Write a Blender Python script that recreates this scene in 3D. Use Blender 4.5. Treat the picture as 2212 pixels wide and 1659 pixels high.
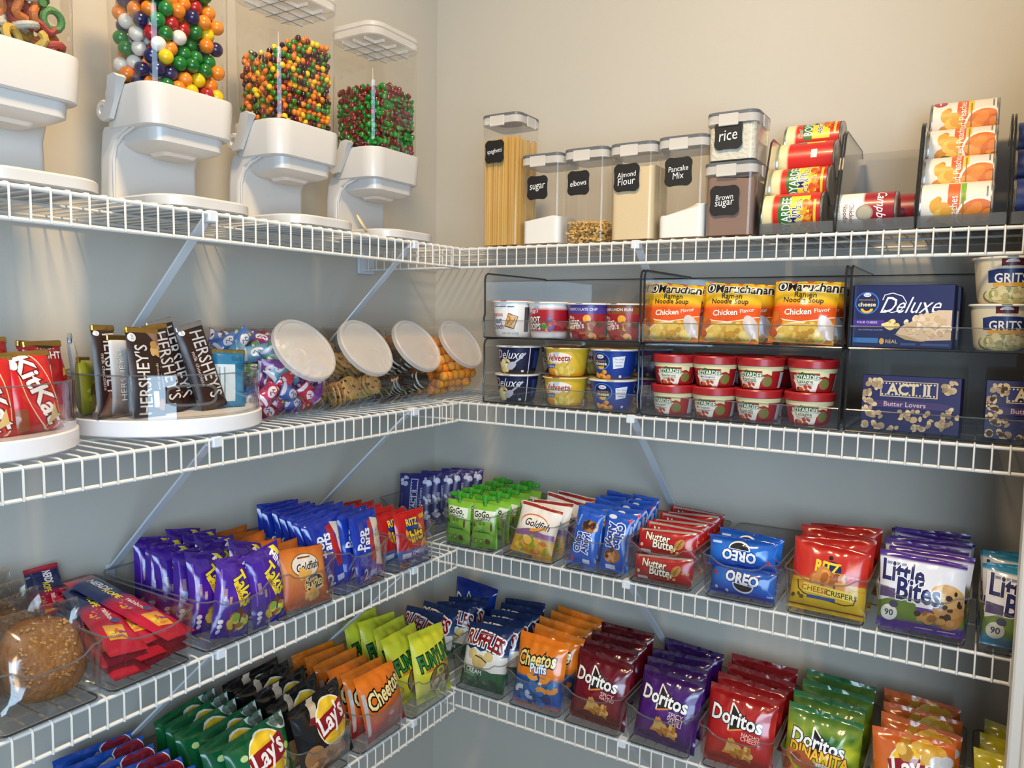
import bpy, bisect, math, random
from mathutils import Matrix, Vector, noise
from mathutils.geometry import tessellate_polygon

for _o in list(bpy.data.objects):
    bpy.data.objects.remove(_o)
S = bpy.context.scene
COL = S.collection
U = 0.0254                      # everything below is laid out in inches and scaled to metres at the end
PI = math.pi

# ------------------------------------------------------------------ camera, world, lights, exposure
def metres(x, y, z):
    return (x * U, y * U, z * U)

cam_d = bpy.data.cameras.new('camera')
cam = bpy.data.objects.new('camera', cam_d)
COL.objects.link(cam)
_r = Vector((0.85403531, 0.52002766, 0.01396127))
_u = Vector((-0.05591602, 0.06508207, 0.99631206))
_f = Vector((-0.5172012, 0.85166634, -0.08466026))
cam.matrix_world = Matrix(((_r.x, _u.x, -_f.x, 53.291 * U), (_r.y, _u.y, -_f.y, -70.854 * U), (_r.z, _u.z, -_f.z, 65.545 * U), (0, 0, 0, 1)))
cam_d.sensor_fit = 'HORIZONTAL'
cam_d.sensor_width = 36.0
cam_d.lens = 1676.473 / 2212.0 * 36.0
cam_d.clip_start = 0.02
S.camera = cam

world = bpy.data.worlds.new('world')
S.world = world
world.use_nodes = True
_bg = world.node_tree.nodes['Background']
_bg.inputs['Color'].default_value = (0.56, 0.76, 1.0, 1)
_bg.inputs['Strength'].default_value = 0.27

def lamp(name, kind, loc, energy, color, target=None, **kw):
    d = bpy.data.lights.new(name, kind)
    d.energy = energy
    d.color = color
    for k, v in kw.items():
        setattr(d, k, v)
    o = bpy.data.objects.new(name, d)
    COL.objects.link(o)
    o.location = metres(*loc)
    if target:
        o.rotation_euler = (Vector(target) - Vector(loc)).to_track_quat('-Z', 'Y').to_euler()
    return o

lamp('ceiling_lamp_light', 'AREA', (36, -50, 118.4), 30.0, (1.0, 0.72, 0.40), (36, -50, 0), shape='DISK', size=9 * U)
lamp('doorway_daylight', 'AREA', (84, -100, 66), 50.0, (0.54, 0.77, 1.0), (8, -16, 62), shape='RECTANGLE', size=56 * U, size_y=44 * U)
lamp('warm_fill_light', 'AREA', (74, -98, 88), 3.5, (1.0, 0.76, 0.5), (24, -2, 86), shape='DISK', size=16 * U)  # unseen warm fill, added to brighten the upper wall

S.view_settings.view_transform = 'Standard'
S.view_settings.look = 'None'
S.view_settings.gamma = 1.0
S.view_settings.use_curve_mapping = False
S.view_settings.exposure = 0.1
S.cycles.use_denoising = True
S.cycles.use_adaptive_sampling = True
S.cycles.adaptive_threshold = 0.03
S.cycles.max_bounces = 7
S.cycles.diffuse_bounces = 3
S.cycles.glossy_bounces = 2
S.cycles.transmission_bounces = 4
S.cycles.transparent_max_bounces = 28
S.cycles.caustics_reflective = False
S.cycles.caustics_refractive = False

# ------------------------------------------------------------------ colours and materials
def lin(h):
    h = h.lstrip('#')
    o = []
    for i in (0, 2, 4):
        v = int(h[i:i + 2], 16) / 255.0
        o.append(v / 12.92 if v <= 0.04045 else ((v + 0.055) / 1.055) ** 2.4)
    return (o[0], o[1], o[2], 1.0)

_C = {}
def c(h):
    if not isinstance(h, str):
        return h
    if h not in _C:
        _C[h] = lin(h)
    return _C[h]

def mixc(a, b, t):
    a, b = c(a), c(b)
    return tuple(a[i] + (b[i] - a[i]) * t for i in range(4))

def nodes(name):
    m = bpy.data.materials.new(name)
    m.use_nodes = True
    nt = m.node_tree
    return m, nt, nt.nodes['Principled BSDF'], nt.nodes['Material Output']

def plain(name, col, rough=0.5, metal=0.0, coat=0.0, spec=0.5, bump=None, sss=0.0):
    m, nt, b, out = nodes(name)
    b.inputs['Base Color'].default_value = c(col)
    b.inputs['Roughness'].default_value = rough
    b.inputs['Metallic'].default_value = metal
    b.inputs['Coat Weight'].default_value = coat
    b.inputs['Specular IOR Level'].default_value = spec
    if bump:
        add_bump(nt, b, *bump)
    return m

def add_bump(nt, b, scale, strength, dist=0.001, detail=2.0, ridged=False):
    tc = nt.nodes.new('ShaderNodeTexCoord')
    n = nt.nodes.new('ShaderNodeTexNoise')
    n.inputs['Scale'].default_value = scale
    n.inputs['Detail'].default_value = detail
    if ridged:
        n.noise_type = 'RIDGED_MULTIFRACTAL'
        n.inputs['Roughness'].default_value = 0.45
    bp = nt.nodes.new('ShaderNodeBump')
    bp.inputs['Strength'].default_value = strength
    bp.inputs['Distance'].default_value = dist
    nt.links.new(tc.outputs['Object'], n.inputs['Vector'])
    nt.links.new(n.outputs['Fac'], bp.inputs['Height'])
    nt.links.new(bp.outputs['Normal'], b.inputs['Normal'])

def printed(name, rough, coat=0.0, bump=None, spec=0.5, metal=0.0):
    """ink on film, card or paper: the print is stored with the mesh, finish comes from here"""
    m, nt, b, out = nodes(name)
    a = nt.nodes.new('ShaderNodeAttribute')
    a.attribute_name = 'Col'
    nt.links.new(a.outputs['Color'], b.inputs['Base Color'])
    b.inputs['Roughness'].default_value = rough
    b.inputs['Coat Weight'].default_value = coat
    b.inputs['Coat Roughness'].default_value = 0.12
    b.inputs['Specular IOR Level'].default_value = spec
    b.inputs['Metallic'].default_value = metal
    if bump:
        add_bump(nt, b, *bump)
    return m

def clear(name, tint, ior=1.45, rough=0.03, gloss=1.0):
    """thin clear plastic: lets light and shadow rays straight through and mirrors by Fresnel"""
    m, nt, b, out = nodes(name)
    nt.nodes.remove(b)
    tr = nt.nodes.new('ShaderNodeBsdfTransparent')
    tr.inputs['Color'].default_value = (*tint, 1)
    gl = nt.nodes.new('ShaderNodeBsdfGlossy')
    gl.inputs['Roughness'].default_value = rough
    gl.inputs['Color'].default_value = (gloss, gloss, gloss, 1)
    lw = nt.nodes.new('ShaderNodeLayerWeight')
    lw.inputs['Blend'].default_value = 0.5
    pw = nt.nodes.new('ShaderNodeMath')
    pw.operation = 'POWER'
    pw.inputs[1].default_value = 3.0
    ma = nt.nodes.new('ShaderNodeMath')
    ma.operation = 'MULTIPLY_ADD'
    ma.inputs[1].default_value = 0.7
    ma.inputs[2].default_value = ((ior - 1) / (ior + 1)) ** 2
    mx = nt.nodes.new('ShaderNodeMixShader')
    nt.links.new(lw.outputs['Facing'], pw.inputs[0])
    nt.links.new(pw.outputs[0], ma.inputs[0])
    nt.links.new(ma.outputs[0], mx.inputs[0])
    nt.links.new(tr.outputs[0], mx.inputs[1])
    nt.links.new(gl.outputs[0], mx.inputs[2])
    nt.links.new(mx.outputs[0], out.inputs['Surface'])
    return m

def frosted(name, col, alpha, rough=0.4):
    m, nt, b, out = nodes(name)
    b.inputs['Base Color'].default_value = c(col)
    b.inputs['Roughness'].default_value = rough
    b.inputs['Alpha'].default_value = alpha
    return m

def wall_paint(name, a, b2):
    m, nt, b, out = nodes(name)
    tc = nt.nodes.new('ShaderNodeTexCoord')
    n = nt.nodes.new('ShaderNodeTexNoise')
    n.inputs['Scale'].default_value = 1.3
    n.inputs['Detail'].default_value = 3
    r = nt.nodes.new('ShaderNodeValToRGB')
    r.color_ramp.elements[0].color = c(a)
    r.color_ramp.elements[1].color = c(b2)
    r.color_ramp.elements[0].position = 0.35
    r.color_ramp.elements[1].position = 0.65
    n2 = nt.nodes.new('ShaderNodeTexNoise')
    n2.inputs['Scale'].default_value = 260
    bp = nt.nodes.new('ShaderNodeBump')
    bp.inputs['Strength'].default_value = 0.12
    bp.inputs['Distance'].default_value = 0.001
    for x in (n, n2):
        nt.links.new(tc.outputs['Object'], x.inputs['Vector'])
    nt.links.new(n.outputs['Fac'], r.inputs['Fac'])
    nt.links.new(r.outputs['Color'], b.inputs['Base Color'])
    nt.links.new(n2.outputs['Fac'], bp.inputs['Height'])
    nt.links.new(bp.outputs['Normal'], b.inputs['Normal'])
    b.inputs['Roughness'].default_value = 0.62
    b.inputs['Specular IOR Level'].default_value = 0.35
    return m

M = dict(
    wall=wall_paint('wall_paint', '#c3bdb1', '#c7c1b5'),
    ceil=wall_paint('ceiling_paint', '#dedad2', '#e2ded6'),
    floor=wall_paint('floor_boards', '#8a7662', '#94806b'),
    trim=plain('trim_paint', '#d9d6d0', 0.4),
    wire=plain('white_epoxy_wire', '#dddcd7', 0.35, coat=0.2),
    steel=plain('white_bracket_steel', '#d5dde4', 0.4),
    white=plain('white_plastic', '#cac8c5', 0.32, coat=0.15),
    disc=plain('turntable_white_plastic', '#e9e8ea', 0.35),
    film=printed('printed_film', 0.2, 0.4, (20, 0.8, 0.008, 3, True)),
    slick=printed('printed_foil', 0.16, 0.55, (22, 1.0, 0.01, 3, True)),
    matte=printed('printed_matte_film', 0.36, 0.1, (20, 0.7, 0.007, 3, True)),
    card=printed('printed_carton', 0.42, 0.1),
    label=printed('printed_paper_label', 0.36, 0.15),
    chalk=printed('chalk_sticker', 0.6, 0.0),
    acryl=clear('clear_acrylic', (0.945, 0.946, 0.948)),
    hopper=clear('clear_hopper_plastic', (0.945, 0.935, 0.915)),
    jar=clear('clear_jar_plastic', (0.945, 0.935, 0.925)),
    wrap=clear('clear_wrapper_film', (0.93, 0.92, 0.9), 1.9, 0.1),
    tub=clear('clear_canister_plastic', (0.965, 0.96, 0.952), 1.4, 0.12),
    painted_edge=frosted('painted_edge_reflection', '#23262a', 0.72, 0.12),  # dark tint painted in for internal reflection at clear acrylic edges
    edge=frosted('pale_acrylic_edge', '#6d7071', 0.45, 0.1),
    frost=frosted('frosted_lid_plastic', '#e9e3dd', 0.66, 0.38),
    jarlid=frosted('translucent_jar_lid', '#e6e1dc', 0.42, 0.35),
    latch=frosted('translucent_latch_plastic', '#efeae2', 0.55, 0.3),
    seal=plain('grey_seal_plastic', '#5b6067', 0.35),
    tin=plain('tin_metal', '#b9b9b6', 0.25, 0.95),
    redcap=plain('red_cap_plastic', '#a01d22', 0.35, coat=0.1),
    foil=plain('gold_foil', '#b99a52', 0.28, 0.9, bump=(60, 0.6, 0.003)),
    silver=plain('silver_foil', '#b9bcc4', 0.3, 0.9, bump=(60, 0.6, 0.003)),
)

# ------------------------------------------------------------------ mesh builder
class MB:
    def __init__(s):
        s.v, s.f, s.c, s.m = [], [], [], []

    def add(s, vf, col='#ffffff', mat=0, T=None):
        vs, fs = vf[0], vf[1]
        o = len(s.v)
        s.v += [tuple(T @ Vector(p)) for p in vs] if T is not None else [tuple(p) for p in vs]
        per_vert = isinstance(col, list)
        k = None if per_vert else c(col)
        for f in fs:
            s.f.append(tuple(i + o for i in f))
            s.c.append([col[i] for i in f] if per_vert else [k] * len(f))
            s.m.append(mat)
        return s

    def build(s, name, mats, parent=None, sharp=32):
        me = bpy.data.meshes.new(name)
        me.from_pydata(s.v, [], s.f)
        for m in (mats if isinstance(mats, (list, tuple)) else [mats]):
            me.materials.append(m)
        me.polygons.foreach_set('material_index', s.m)
        if any(m.node_tree.nodes.get('Attribute') for m in me.materials):
            a = me.color_attributes.new('Col', 'FLOAT_COLOR', 'CORNER')
            flat = [x for fc in s.c for col in fc for x in col]
            a.data.foreach_set('color', flat)
        me.polygons.foreach_set('use_smooth', [True] * len(s.f))
        me.set_sharp_from_angle(angle=math.radians(sharp))
        me.update()
        o = bpy.data.objects.new(name, me)
        COL.objects.link(o)
        if parent:
            o.parent = parent
        return o

def tag(o, label=None, cat=None, group=None, kind=None):
    if label: o['label'] = label
    if cat: o['category'] = cat
    if group: o['group'] = group
    if kind: o['kind'] = kind
    return o

def thing(name, label, cat, group=None):
    o = bpy.data.objects.new(name, None)
    o.empty_display_size = 0.02
    COL.objects.link(o)
    return tag(o, label, cat, group)

def dup(root, label=None, group=None):
    r = root.copy()
    COL.objects.link(r)
    r.parent = None
    if label: r['label'] = label
    if group: r['group'] = group
    for ch in list(root.children):
        k = ch.copy()
        COL.objects.link(k)
        k.parent = r
        for g in list(ch.children):
            h = g.copy()
            COL.objects.link(h)
            h.parent = k
    return r

def place(o, wall, s, d, z, lean=0.0, roll=0.0, yaw=0.0):
    """wall 'R': s inches along the back wall from the corner, d out from it; wall 'L': the same along the side wall"""
    base = 0.0 if wall == 'R' else 90.0
    o.location = (s, -d, z) if wall == 'R' else (d, -s, z)
    o.rotation_euler = (math.radians(-lean), math.radians(roll), math.radians(base + yaw))
    return o

# shapes: each returns (verts, faces)
def ring_rect(hx, hy, r, n=5, cx=0, cy=0):
    r = max(min(r, hx - 1e-4, hy - 1e-4), 1e-4)
    o = []
    for q, (sx, sy) in enumerate(((1, 1), (-1, 1), (-1, -1), (1, -1))):
        arc = [(cx + sx * (hx - r) + r * math.cos(PI / 2 * q + PI / 2 * i / n), cy + sy * (hy - r) + r * math.sin(PI / 2 * q + PI / 2 * i / n)) for i in range(n + 1)]
        if n > 2:   # keep the flats flat: a support point just past each end of the corner arc
            ex, ey = min(.08, (hx - r) * .4), min(.08, (hy - r) * .4)
            p, l = arc[0], arc[-1]
            if q % 2 == 0:
                arc = [(p[0], p[1] - sy * ey)] + arc + [(l[0] - sx * ex, l[1])]
            else:
                arc = [(p[0] - sx * ex, p[1])] + arc + [(l[0], l[1] - sy * ey)]
        o += arc
    return o

def loft(rings, cap0=True, cap1=True, closed=True):
    vs = [p for r in rings for p in r]
    n = len(rings[0])
    fs = []
    for k in range(len(rings) - 1):
        for i in range(n if closed else n - 1):
            j = (i + 1) % n
            fs.append((k * n + i, k * n + j, (k + 1) * n + j, (k + 1) * n + i))
    if cap0: fs.append(tuple(reversed(range(n))))
    if cap1: fs.append(tuple((len(rings) - 1) * n + i for i in range(n)))
    return vs, fs

def rbox(levels, n=5, cap0=True, cap1=True):
    """levels: (z, hx, hy, r[, cx, cy])"""
    return loft([[(x, y, L[0]) for x, y in ring_rect(L[1], L[2], L[3], n, *(L[4:6] if len(L) > 4 else (0, 0)))] for L in levels], cap0, cap1)

def block(x0, x1, y0, y1, z0, z1, b=0.04):
    hx, hy, cx, cy = (x1 - x0) / 2, (y1 - y0) / 2, (x0 + x1) / 2, (y0 + y1) / 2
    b = min(b, hx * .9, hy * .9, (z1 - z0) * .45)
    return rbox([(z0, hx - b, hy - b, b, cx, cy), (z0 + b, hx, hy, b, cx, cy), (z1 - b, hx, hy, b, cx, cy), (z1, hx - b, hy - b, b, cx, cy)], 1)

def lathe(prof, seg=28, cap0=True, cap1=True):
    return loft([[(r * math.cos(2 * PI * i / seg), r * math.sin(2 * PI * i / seg), z) for i in range(seg)] for r, z in prof], cap0, cap1)

def tube(pts, r, seg=6, closed=False):
    P = [Vector(p) for p in pts]
    rings = []
    n = len(P)
    up = None
    for i in range(n):
        if closed:
            t = (P[(i + 1) % n] - P[i - 1]).normalized()
        else:
            t = (P[min(i + 1, n - 1)] - P[max(i - 1, 0)]).normalized()
        if up is None:
            up = Vector((0, 0, 1)) if abs(t.z) < 0.9 else Vector((1, 0, 0))
        a = t.cross(up).normalized()
        up = a.cross(t).normalized()
        rings.append([tuple(P[i] + r * (math.cos(2 * PI * k / seg) * a + math.sin(2 * PI * k / seg) * up)) for k in range(seg)])
    if closed:
        vs, fs = loft(rings, False, False)
        m = (n - 1) * seg
        fs += [(m + k, m + (k + 1) % seg, (k + 1) % seg, k) for k in range(seg)]
        return vs, fs
    return loft(rings)

def ball(r, u=14, v=9, sx=1, sy=1, sz=1):
    rings = []
    for j in range(1, v):
        a = PI * j / v - PI / 2
        rings.append([(sx * r * math.cos(a) * math.cos(2 * PI * i / u), sy * r * math.cos(a) * math.sin(2 * PI * i / u), sz * r * math.sin(a)) for i in range(u)])
    vs, fs = loft(rings, False, False)
    b = len(vs)
    vs += [(0, 0, -sz * r), (0, 0, sz * r)]
    for i in range(u):
        j = (i + 1) % u
        fs.append((b, j, i))
        fs.append((b + 1, (v - 2) * u + i, (v - 2) * u + j))
    return vs, fs

# ------------------------------------------------------------------ printing on surfaces
_TX = {}
def glyphs(txt, bold=0.0, space=1.0):
    k = (txt, round(bold, 4), space)
    if k not in _TX:
        cu = bpy.data.curves.new('lettering', 'FONT')
        cu.body = txt
        cu.align_x = 'CENTER'
        cu.resolution_u = 2
        cu.offset = bold
        cu.space_character = space
        ob = bpy.data.objects.new('lettering', cu)
        me = bpy.data.meshes.new_from_object(ob)
        vs = [(v.co.x, v.co.y) for v in me.vertices]
        tr = []
        for p in me.polygons:
            q = list(p.vertices)
            for i in range(1, len(q) - 1):
                tr.append((vs[q[0]], vs[q[i]], vs[q[i + 1]]))
        bpy.data.meshes.remove(me)
        bpy.data.objects.remove(ob)
        bpy.data.curves.remove(cu)
        if vs:
            x0, x1 = min(v[0] for v in vs), max(v[0] for v in vs)
            y0, y1 = min(v[1] for v in vs), max(v[1] for v in vs)
        else:
            x0 = x1 = y0 = y1 = 0
        _TX[k] = (tr, (x0, x1, y0, y1))
    return _TX[k]

def split_tris(tris, L):
    out, st = [], list(tris)
    while st:
        a, b, d = st.pop()
        ab, bd, da = math.dist(a, b), math.dist(b, d), math.dist(d, a)
        m = max(ab, bd, da)
        if m <= L or len(out) > 6000:
            out.append((a, b, d))
        elif m == ab:
            p = ((a[0] + b[0]) / 2, (a[1] + b[1]) / 2); st += [(a, p, d), (p, b, d)]
        elif m == bd:
            p = ((b[0] + d[0]) / 2, (b[1] + d[1]) / 2); st += [(a, b, p), (a, p, d)]
        else:
            p = ((a[0] + d[0]) / 2, (a[1] + d[1]) / 2); st += [(a, b, p), (p, b, d)]
    return out

def poly_tris(pts):
    idx = tessellate_polygon([[Vector((x, y, 0)) for x, y in pts]])
    return [tuple(pts[i] for i in t) for t in idx]

def ell(cx, cy, rx, ry, n=22, rot=0, a0=0, a1=360):
    o = []
    cr, sr = math.cos(math.radians(rot)), math.sin(math.radians(rot))
    full = abs(a1 - a0) >= 360
    for i in range(n if full else n + 1):
        a = math.radians(a0 + (a1 - a0) * i / n)
        x, y = rx * math.cos(a), ry * math.sin(a)
        o.append((cx + x * cr - y * sr, cy + x * sr + y * cr))
    return o

# design elements; x and sizes in half-widths, y in fractions of the height
def R(x0, y0, x1, y1, col): return ('P', [(x0, y0), (x1, y0), (x1, y1), (x0, y1)], col)
def P(pts, col): return ('P', pts, col)
def E(cx, cy, rx, ry, col, rot=0, a0=0, a1=360): return ('E', cx, cy, rx, ry, col, rot, a0, a1)
def T(txt, cx, cy, wid, col, rot=0, sh=0, bold=0.0, out=None, ow=0.05, vs=1.0, arch=0.0, sp=1.0): return ('T', txt, cx, cy, wid, col, rot, sh, bold, out, ow, vs, arch, sp)
def B(cx, cy, rx, ry, n, cols, seed, size): return ('B', cx, cy, rx, ry, n, cols, seed, size)
def ST(pts, wid, col): return ('S', pts, wid, col)

def stroke(pts, w):
    """ribbon of a polyline, as triangles"""
    o = []
    n = len(pts)
    L, Rr = [], []
    for i in range(n):
        a, b = pts[max(i - 1, 0)], pts[min(i + 1, n - 1)]
        dx, dy = b[0] - a[0], b[1] - a[1]
        l = math.hypot(dx, dy) or 1
        L.append((pts[i][0] - dy / l * w / 2, pts[i][1] + dx / l * w / 2))
        Rr.append((pts[i][0] + dy / l * w / 2, pts[i][1] - dx / l * w / 2))
    for i in range(n - 1):
        o += [(L[i], Rr[i], Rr[i + 1]), (L[i], Rr[i + 1], L[i + 1])]
    return o

def emit(design, w, h):
    """design -> [(triangles in inches, colour)], bottom layer first"""
    hw = w / 2
    out = []
    for e in design:
        k = e[0]
        if k == 'P':
            out.append((poly_tris([(x * hw, y * h) for x, y in e[1]]), e[2]))
        elif k == 'E':
            _, cx, cy, rx, ry, col, rot, a0, a1 = e
            pts = ell(cx * hw, cy * h, rx * hw, ry * hw, 26, rot, a0, a1)
            m = (sum(p[0] for p in pts) / len(pts), sum(p[1] for p in pts) / len(pts))
            out.append(([(m, pts[i], pts[(i + 1) % len(pts)]) for i in range(len(pts))], col))
        elif k == 'S':
            out.append((stroke([(x * hw, y * h) for x, y in e[1]], e[2] * hw), e[3]))
        elif k == 'B':
            _, cx, cy, rx, ry, n, cols, seed, size = e
            rnd = random.Random(seed)
            for i in range(n):
                a, q = rnd.random() * 2 * PI, math.sqrt(rnd.random())
                sz = size * hw * (0.7 + 0.6 * rnd.random())
                pts = ell(cx * hw + rx * hw * q * math.cos(a), cy * h + ry * hw * q * math.sin(a), sz, sz * (0.55 + 0.4 * rnd.random()), 9, rnd.random() * 180)
                out.append(([(pts[0], pts[j], pts[j + 1]) for j in range(1, len(pts) - 1)], rnd.choice(cols)))
        elif k == 'T':
            _, txt, cx, cy, wid, col, rot, sh, bold, o2, ow, vs, arch, sp = e
            bold, ow = bold * 0.5, ow * 0.55
            base, bb = glyphs(txt, 0.0, sp)
            if bb[1] - bb[0] < 1e-6:
                continue
            sc = wid * hw / (bb[1] - bb[0])
            mx, my = (bb[0] + bb[1]) / 2, (bb[2] + bb[3]) / 2
            cr, sr = math.cos(math.radians(rot)), math.sin(math.radians(rot))
            def mp(p):
                x, y = (p[0] - mx) * sc, (p[1] - my) * sc * vs
                x += y * sh
                y += arch * hw * (1 - (2 * x / (wid * hw)) ** 2)
                return (cx * hw + x * cr - y * sr, cy * h + x * sr + y * cr)
            lays = ([(glyphs(txt, bold + ow, sp)[0], o2)] if o2 else []) + [(glyphs(txt, bold, sp)[0] if bold else base, col)]
            for tr, cc in lays:
                out.append(([tuple(mp(p) for p in t) for t in tr], cc))
    return out

def halfplane(poly, f):
    """the part of a convex polygon where f(x, y) >= 0, f linear"""
    out = []
    n = len(poly)
    d = [f(*p) for p in poly]
    if min(d) >= 0:
        return poly
    if max(d) <= 0:
        return []
    for i in range(n):
        j = (i + 1) % n
        if d[i] >= 0:
            out.append(poly[i])
        if (d[i] > 0 > d[j]) or (d[i] < 0 < d[j]):
            t = d[i] / (d[i] - d[j])
            out.append((poly[i][0] + (poly[j][0] - poly[i][0]) * t, poly[i][1] + (poly[j][1] - poly[i][1]) * t))
    return out

def print_on(mb, surf, design, w, h, xs=None, ys=None, diag=False, lift=0.004, step=0.0016, clip=True):
    """lay a design on a surface. With xs and ys (the grid the surface is built on) every piece is cut along
    that grid, so that the ink follows the facets exactly; surf(x, y, lift, column, row, half)"""
    hw = w / 2 * 0.985
    off = lift
    for tris, col in emit(design, w, h):
        vs, fs, seen = [], [], {}
        def vert(x, y, i, j, k):
            key = (round(x, 4), round(y, 4))
            if key not in seen:
                seen[key] = len(vs)
                vs.append(surf(x, y, off, i, j, k))
            return seen[key]
        def face(q, i=0, j=0, k=0):
            ix = []
            for x, y in q:
                m = vert(x, y, i, j, k)
                if m not in ix:
                    ix.append(m)
            if len(ix) > 2:
                fs.append(tuple(ix))
        for t in tris:
            q = [(max(-hw, min(hw, x)) if clip else x, max(0.01 * h, min(0.99 * h, y))) for x, y in t]
            ar = (q[1][0] - q[0][0]) * (q[2][1] - q[0][1]) - (q[2][0] - q[0][0]) * (q[1][1] - q[0][1])
            if abs(ar) < 1e-7:
                continue
            if ar < 0:
                q = [q[0], q[2], q[1]]
            if xs is None:
                face(q)
                continue
            x0, x1, y0, y1 = min(p[0] for p in q), max(p[0] for p in q), min(p[1] for p in q), max(p[1] for p in q)
            for i in range(max(bisect.bisect_right(xs, x0) - 1, 0), min(bisect.bisect_left(xs, x1), len(xs) - 1)):
                xa, xb = xs[i], xs[i + 1]
                c1 = q
                if x0 < xa: c1 = halfplane(c1, lambda x, y: x - xa)
                if c1 and x1 > xb: c1 = halfplane(c1, lambda x, y: xb - x)
                if len(c1) < 3: continue
                for j in range(max(bisect.bisect_right(ys, y0) - 1, 0), min(bisect.bisect_left(ys, y1), len(ys) - 1)):
                    ya, yb = ys[j], ys[j + 1]
                    c2 = c1
                    if y0 < ya: c2 = halfplane(c2, lambda x, y: y - ya)
                    if c2 and y1 > yb: c2 = halfplane(c2, lambda x, y: yb - y)
                    if len(c2) < 3: continue
                    if not diag:
                        face(c2, i, j)
                        continue
                    g = lambda x, y: (x - xa) / (xb - xa) - (y - ya) / (yb - ya)
                    lo = halfplane(c2, g)
                    if len(lo) > 2: face(lo, i, j, 0)
                    hi = halfplane(c2, lambda x, y: -g(x, y))
                    if len(hi) > 2: face(hi, i, j, 1)
        if fs:
            mb.add((vs, fs), col)
        off = min(off + step * (0.3 if len(tris) < 9 else 1.0), lift + 0.06)

def grad(stops, t):
    if t <= stops[0][0]:
        return c(stops[0][1])
    for (a, ca), (b, cb) in zip(stops, stops[1:]):
        if t <= b:
            return mixc(ca, cb, (t - a) / max(b - a, 1e-6))
    return c(stops[-1][1])

# ------------------------------------------------------------------ pouches and bags
def pouch(name, w, h, t, base, design, seed=0, seal=0.06, mat='film', back=None, nx=26, ny=30, puff=0.5, wr=1.0, bow=0.0, flop=0.0, side=2.6, parent=None, L=0.35):
    """a sealed film bag standing on its bottom seal, front towards -y"""
    rs = seed * 7.31
    skew = math.sin(seed * 5.7 + w)
    def thick(x, y):
        u, v = 2 * x / w, y / h
        e = max(0.0, min(1.0, (v - seal) / (1 - 2 * seal)))
        prof = (4 * e * (1 - e)) ** puff if 0 < e < 1 else 0.0
        pu = max(0.0, 1 - abs(u) ** side) ** 0.7
        n = noise.noise(Vector((x * 0.75, y * 0.6, rs))) * 0.13 + noise.noise(Vector((x * 1.9, y * 1.5, rs + 9))) * 0.05
        edge = math.sin(x * 5.2 + rs + 2.0 * noise.noise(Vector((x, y, rs)))) * 0.05 * math.exp(-min(e, 1 - e) * 7) * pu * (1 if 0 < e < 1 else 0.25)
        lip = 0.03 * max(0, 1 - abs(u) ** 8) * max(0, 1 - abs(2 * v - 1) ** 10)
        return t / 2 * prof * pu * (1 + wr * n) + wr * edge * t + lip
    def bend(x, y):
        v = y / h
        sq = 4 * v * (1 - v)
        u2 = 2 * x / w
        ce = 1 - 0.045 * sq * (1 if t > 0.6 else 0.2)
        yy = bow * sq + flop * max(0, v - (1 - seal * 2.2)) ** 1.5 * 9 * (1 + 0.5 * math.sin(x * 1.7 + rs))
        dz = -0.03 * h * (0.5 + 0.5 * math.sin(x * 2.2 + rs)) * max(0, v - 0.9) * 3 + (0.22 * skew * v ** 4 * u2 * (1 if t > 1.0 else 0.4))
        return x * ce, yy, y + dz
    def front(x, y, off=0.0):
        a, b, z = bend(x, y)
        return (a, b - thick(x, y) - off, z)
    def rear(x, y):
        a, b, z = bend(x, y)
        return (a, b + 0.8 * thick(x, y), z)
    mb = MB()
    grid = None
    for fn, stops, flip in ((front, base, False), (rear, back or base, True)):
        vs, cs, fs = [], [], []
        for j in range(ny + 1):
            for i in range(nx + 1):
                # crowd the rows towards the seals
                v = 0.5 - 0.5 * math.cos(PI * j / ny) if ny > 10 else j / ny
                x, y = (i / nx - 0.5) * w, v * h
                vs.append(fn(x, y))
                cs.append(stops(2 * x / w, v) if callable(stops) else grad(stops, v))
        for j in range(ny):
            for i in range(nx):
                a = j * (nx + 1) + i
                for q in ((a, a + 1, a + nx + 2), (a, a + nx + 2, a + nx + 1)):
                    fs.append(tuple(reversed(q)) if flip else q)
        mb.add((vs, fs), cs)
        grid = grid or vs
    xs = [(i / nx - 0.5) * w for i in range(nx + 1)]
    ys = [(0.5 - 0.5 * math.cos(PI * j / ny) if ny > 10 else j / ny) * h for j in range(ny + 1)]
    def on_grid(x, y, off, i, j, half):
        a, b = (x - xs[i]) / (xs[i + 1] - xs[i]), (y - ys[j]) / (ys[j + 1] - ys[j])
        k = j * (nx + 1) + i
        p0, p1, p2, p3 = grid[k], grid[k + 1], grid[k + nx + 2], grid[k + nx + 1]
        if half == 0:
            p = [p0[m] + (p1[m] - p0[m]) * a + (p2[m] - p1[m]) * b for m in range(3)]
        else:
            p = [p0[m] + (p3[m] - p0[m]) * b + (p2[m] - p3[m]) * a for m in range(3)]
        return (p[0], p[1] - off, p[2])
    print_on(mb, on_grid, design, w, h, xs, ys, True)
    return mb.build(name, M[mat], parent, sharp=60)

def carton(name, w, h, d, base, design, mat='card', top=None, parent=None):
    mb = MB()
    mb.add(block(-w / 2, w / 2, -d / 2, d / 2, 0, h, 0.03), base)
    print_on(mb, lambda x, y, off, i, j, k: (x, -d / 2 - off, y), design, w, h)
    return mb.build(name, M[mat], parent)

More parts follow.
